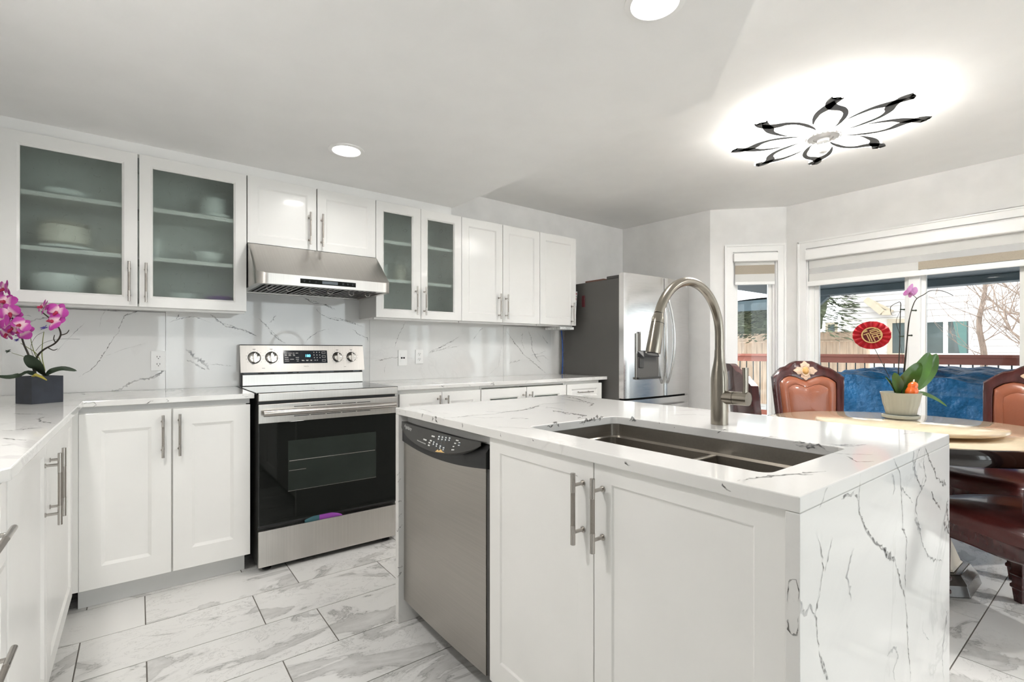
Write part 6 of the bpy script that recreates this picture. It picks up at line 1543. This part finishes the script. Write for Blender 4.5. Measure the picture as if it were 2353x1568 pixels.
b = MB(); b.box(RX - .05, RX + .05, 1.905, 2.005, 1.17, 1.26); b.build('glass', M['hwin'], r)
# porch roof over the deck
r = thing('porch_roof', 'dark painted porch roof with a front beam over the deck', 'porch', (6.6, 0.4, 1.95))
b = MB(); b.box(XR + T + 0.01, 8.9, -4.6, 3.75, 2.06, 2.16); b.build('soffit', M['porch'], r)
b = MB(); b.box(8.05, 8.28, -4.6, 3.7, 1.965, 2.06); b.build('beam', M['porch'], r, bevel=0.01)
for y in (3.55, -4.4):
    b = MB(); b.box(8.08, 8.24, y - .08, y + .08, -0.0295, 1.965); b.build('post', M['porch'], r)
b = MB(); b.bar((8.16, 3.5, 1.45), (8.16, 2.92, 1.985), 0.09, 0.09); b.build('brace', M['porch'], r)
p = on_z(2202, 640, 2.06)
r = thing('porch_light', 'small lit downlight in the dark porch ceiling', 'ceiling light', (p.x, p.y, 2.06))
b = MB(); b.lathe([(0.085, -0.0004), (0.085, -0.006), (0.06, -0.008), (0.002, -0.006)], (p.x, p.y, 2.06), 24); b.build('lens', glow('porch_lamp', (1.0, 0.93, 0.82), 2.2), r)
# cedar fence
r = thing('fence', 'tall pale cedar board fence beyond the deck', 'fence', (13.5, 4.0, -0.3))
b = MB(); y = 4.0
while y < 11.5:
    b.box(13.5 + .004 * math.sin(y * 37), 13.522 + .004 * math.sin(y * 37), y, y + 0.135, -0.2995, 1.36); y += 0.142
b.build('boards', M['fence'], r)
b = MB(); b.box(13.46, 13.50, 4.0, 11.5, 1.36, 1.40); b.box(13.485, 13.505, 4.0, 11.5, 1.40, 1.57); b.box(13.46, 13.52, 4.0, 11.5, 1.57, 1.61); b.build('lattice_cap', M['fence'], r)
for y in (4.0, 5.9, 8.3, 10.7):
    b = MB(); b.box(13.43, 13.53, y - .05, y + .05, -0.2995, 1.66); b.build('post', M['fence'], r)
# neighbour's house with lap siding
HXW = 17.6
r = thing('neighbour_house', 'white lap-sided neighbouring house seen through the patio door', 'house', (HXW + 2, 0.0, -0.3))
b = MB(); b.box(HXW, HXW + 6, -7.0, 5.9, -0.2995, 6.2); hw_ = None
z = -0.25
while z < 6.1:
    b.hexa([(HXW - 0.034, -7.0, z), (HXW, -7.0, z), (HXW, 5.9, z), (HXW - 0.034, 5.9, z), (HXW - 0.003, -7.0, z + 0.17), (HXW, -7.0, z + 0.17), (HXW, 5.9, z + 0.17), (HXW - 0.003, 5.9, z + 0.17)]); z += 0.17
b.build('wall', M['siding'], r)
def hwin(px0, px1, py0, py1, mull=None, trim=M['trimw'], tw=0.09, nm='window', cur=False):
    A, B_ = on_x(px0, py1, HXW - 0.03), on_x(px1, py0, HXW - 0.03); y1, y0, z0, z1 = A.y, B_.y, A.z, B_.z
    b = MB()
    for (a, c, e, f) in ((y0 - tw, y0, z0 - tw, z1 + tw), (y1, y1 + tw, z0 - tw, z1 + tw), (y0, y1, z1, z1 + tw), (y0, y1, z0 - tw, z0)): b.box(HXW - 0.06, HXW - 0.02, a, c, e, f)
    if mull: ym_ = y1 + (y0 - y1) * mull; b.box(HXW - 0.055, HXW - 0.02, ym_ - .05, ym_ + .05, z0, z1)
    w = b.build(nm, trim, r)
    b = MB(); b.box(HXW - 0.04, HXW - 0.03, y0, y1, z0, z1); b.build('pane', M['hwin'], w)
    if cur:
        b = MB(); b.grid(lambda u, v: (HXW - 0.045, y0 + (y1 - y0) * (.04 + .30 * u * (1 - .5 * v)) , z0 + (z1 - z0) * (1 - v)), 6, 10); b.build('curtain', M['curtain'], w)
hwin(2123, 2226, 738, 812, 0.5, cur=True); hwin(2051, 2082, 742, 812, None, M['tanfascia'], 0.12); hwin(1903, 1919, 746, 772, None, M['tanfascia'], 0.07)
A, B_ = on_x(1936, 735, HXW - .03), on_x(1990, 800, HXW - .03)
b = MB(); b.box(HXW - 0.028, HXW - 0.02, B_.y - 1.0, A.y, -0.29, A.z); b.build('stone_face', M['brickpale'], r)
A, B_ = on_x(1990, 688, HXW - .3), on_x(2028, 719, HXW - .3); C_ = on_x(2047, 719, HXW - .3)
b = MB(); b.bar(A, B_, 0.16, 0.16); b.bar(B_, C_, 0.12, 0.14); b.bar(A + Vector((.15, 0, .02)), C_ + Vector((.15, 0, .05)), 0.2, 0.06); b.build('eave', M['tanfascia'], r)
b = MB(); b.poly([(HXW - 0.6, -7.3, 6.2), (HXW - 0.6, 6.2, 6.2), (HXW + 3, 6.2, 8.2), (HXW + 3, -7.3, 8.2)]); b.poly([(HXW + 6.6, -7.3, 6.2), (HXW + 6.6, 6.2, 6.2), (HXW + 3, 6.2, 8.2), (HXW + 3, -7.3, 8.2)]); b.build('roof', M['charcoal'], r)
# snow-topped shed roof beyond the narrow window
r = thing('garden_shelter', 'open garden shelter with a snow-covered dark roof seen through the narrow window', 'shelter', (10.6, 6.1, -0.3))
b = MB(); 
for (x, y) in ((10.2, 4.2), (10.2, 8.4), (12.6, 5.5), (12.6, 8.4)): b = MB(); b.box(x - .06, x + .06, y - .06, y + .06, -0.2995, 1.97); b.build('post', M['porch'], r)
b = MB(); b.hexa([(9.9, 4.0, 1.96), (9.9, 8.6, 1.96), (12.9, 8.6, 2.5), (12.9, 5.4, 2.5), (9.9, 4.0, 2.17), (9.9, 8.6, 2.17), (12.9, 8.6, 2.66), (12.9, 5.4, 2.66)]); b.build('roof', M['porch'], r)
b = MB(); b.grid(lambda u, v: (9.88 + 3.0 * u, 4.0 + 1.4 * u + (4.6 - 1.4 * u) * v, 2.175 + 0.49 * u + 0.2 * (1 if 0 < v < 1 and u > 0 else 0) + .03 * math.sin(11 * v)), 10, 20); b.build('snow_layer', M['snow'], r)
# conifers
def conifer(label, x, y, z0, h, R, seed, n=10000):
    rr_ = random.Random(seed)
    r = thing('conifer', label, 'tree', (x, y, -0.3), 'trees beyond the deck')
    b = MB(); b.tube([(x, y, -0.2995), (x, y, z0 + h * .9)], [0.14, 0.02], 8); b.build('trunk', M['bark'], r)
    b = MB()
    for k in range(n):
        t = rr_.random() ** 0.8; z = z0 + h * t; rad = R * (1 - t) * (0.40 + 0.70 * rr_.random() ** .6); a = rr_.random() * 6.283
        c = Vector((x + rad * math.cos(a), y + rad * math.sin(a), z - rad * .25)); L = rr_.uniform(.10, .26)
        d = Vector((math.cos(a + rr_.uniform(-.7, .7)), math.sin(a + rr_.uniform(-.7, .7)), rr_.uniform(-.5, .15))).normalized()
        s = d.cross(Vector((rr_.uniform(-.3, .3), rr_.uniform(-.3, .3), 1))).normalized() * rr_.uniform(.025, .055)
        b.poly([c, c + d * L * .5 + s, c + d * L, c + d * L * .5 - s])
    b.rings([[(x + R * .8 * q * (.75 + .5 * rr_.random()) * math.cos(a * PI / 12), y + R * .8 * q * (.75 + .5 * rr_.random()) * math.sin(a * PI / 12), z0 + zz_ * h + (rr_.random() - .5) * .16) for a in range(24)] for q, zz_ in ((.05, .05), (.60, 0), (.52, .07), (.58, .12), (.45, .2), (.50, .26), (.36, .36), (.40, .42), (.26, .55), (.28, .6), (.16, .75), (.01, .98))], 0, True, False, False)
    b.build('needles', M['needle'], r, recalc=False)
conifer('dark conifer behind the left pane of the patio door', 12.4, 5.25, 1.72, 4.5, 1.45, 3)
conifer('conifer above the fence seen through the narrow window', 16.6, 8.3, 0.5, 4.2, 2.2, 8, 9000)
conifer('second conifer above the fence behind the shed', 16.9, 11.2, 0.5, 4.6, 2.3, 12, 7000)
# bare trees
def bare_tree(label, x, y, h, seed, r0):
    rr_ = random.Random(seed)
    r = thing('bare_tree', label, 'tree', (x, y, -0.3), 'trees beyond the deck')
    b = MB(); pts = [(x, y, -0.2995)]
    for i in range(1, 7): pts.append((x + rr_.uniform(-.06, .06), y + rr_.uniform(-.06, .06), -0.3 + h * i / 6))
    b.tube(spline(pts, 4), [r0 * (1 - .75 * i / 24) for i in range(25)], 9); b.build('trunk', M['bark'], r)
    b = MB()
    def br(p, d, L, rad, lv):
        q = [p]; dd_ = d
        for i in range(4):
            dd_ = (dd_ + Vector((rr_.uniform(-.25, .25), rr_.uniform(-.25, .25), rr_.uniform(-.02, .28)))).normalized(); q.append(q[-1] + dd_ * L / 4)
        b.tube(q, [rad * (1 - .18 * i) for i in range(5)], 5)
        if lv:
            for k in range(4 if lv > 1 else 3):
                i = rr_.randint(1, 4); br(q[i], (dd_ + Vector((rr_.uniform(-1, 1), rr_.uniform(-1, 1), rr_.uniform(-.3, .6)))).normalized(), L * rr_.uniform(.45, .7), rad * .5, lv - 1)
    for k in range(26):
        z = -0.3 + h * rr_.uniform(.22, .95); a = rr_.random() * 6.283
        br(Vector((x, y, z)), Vector((math.cos(a), math.sin(a), rr_.uniform(.1, .7))).normalized(), h * rr_.uniform(.2, .36), r0 * .12, 2)
    b.build('branches', M['bark'], r)
bare_tree('bare tree with thick trunk at the right in front of the house', 12.4, 1.10, 5.0, 4, 0.20)
bare_tree('thinner bare tree at the far right edge beside the thick trunk', 12.9, 0.72, 5.0, 21, 0.15)
bare_tree('slender bare tree in front of the house window', 13.2, 2.0, 4.0, 33, 0.07)
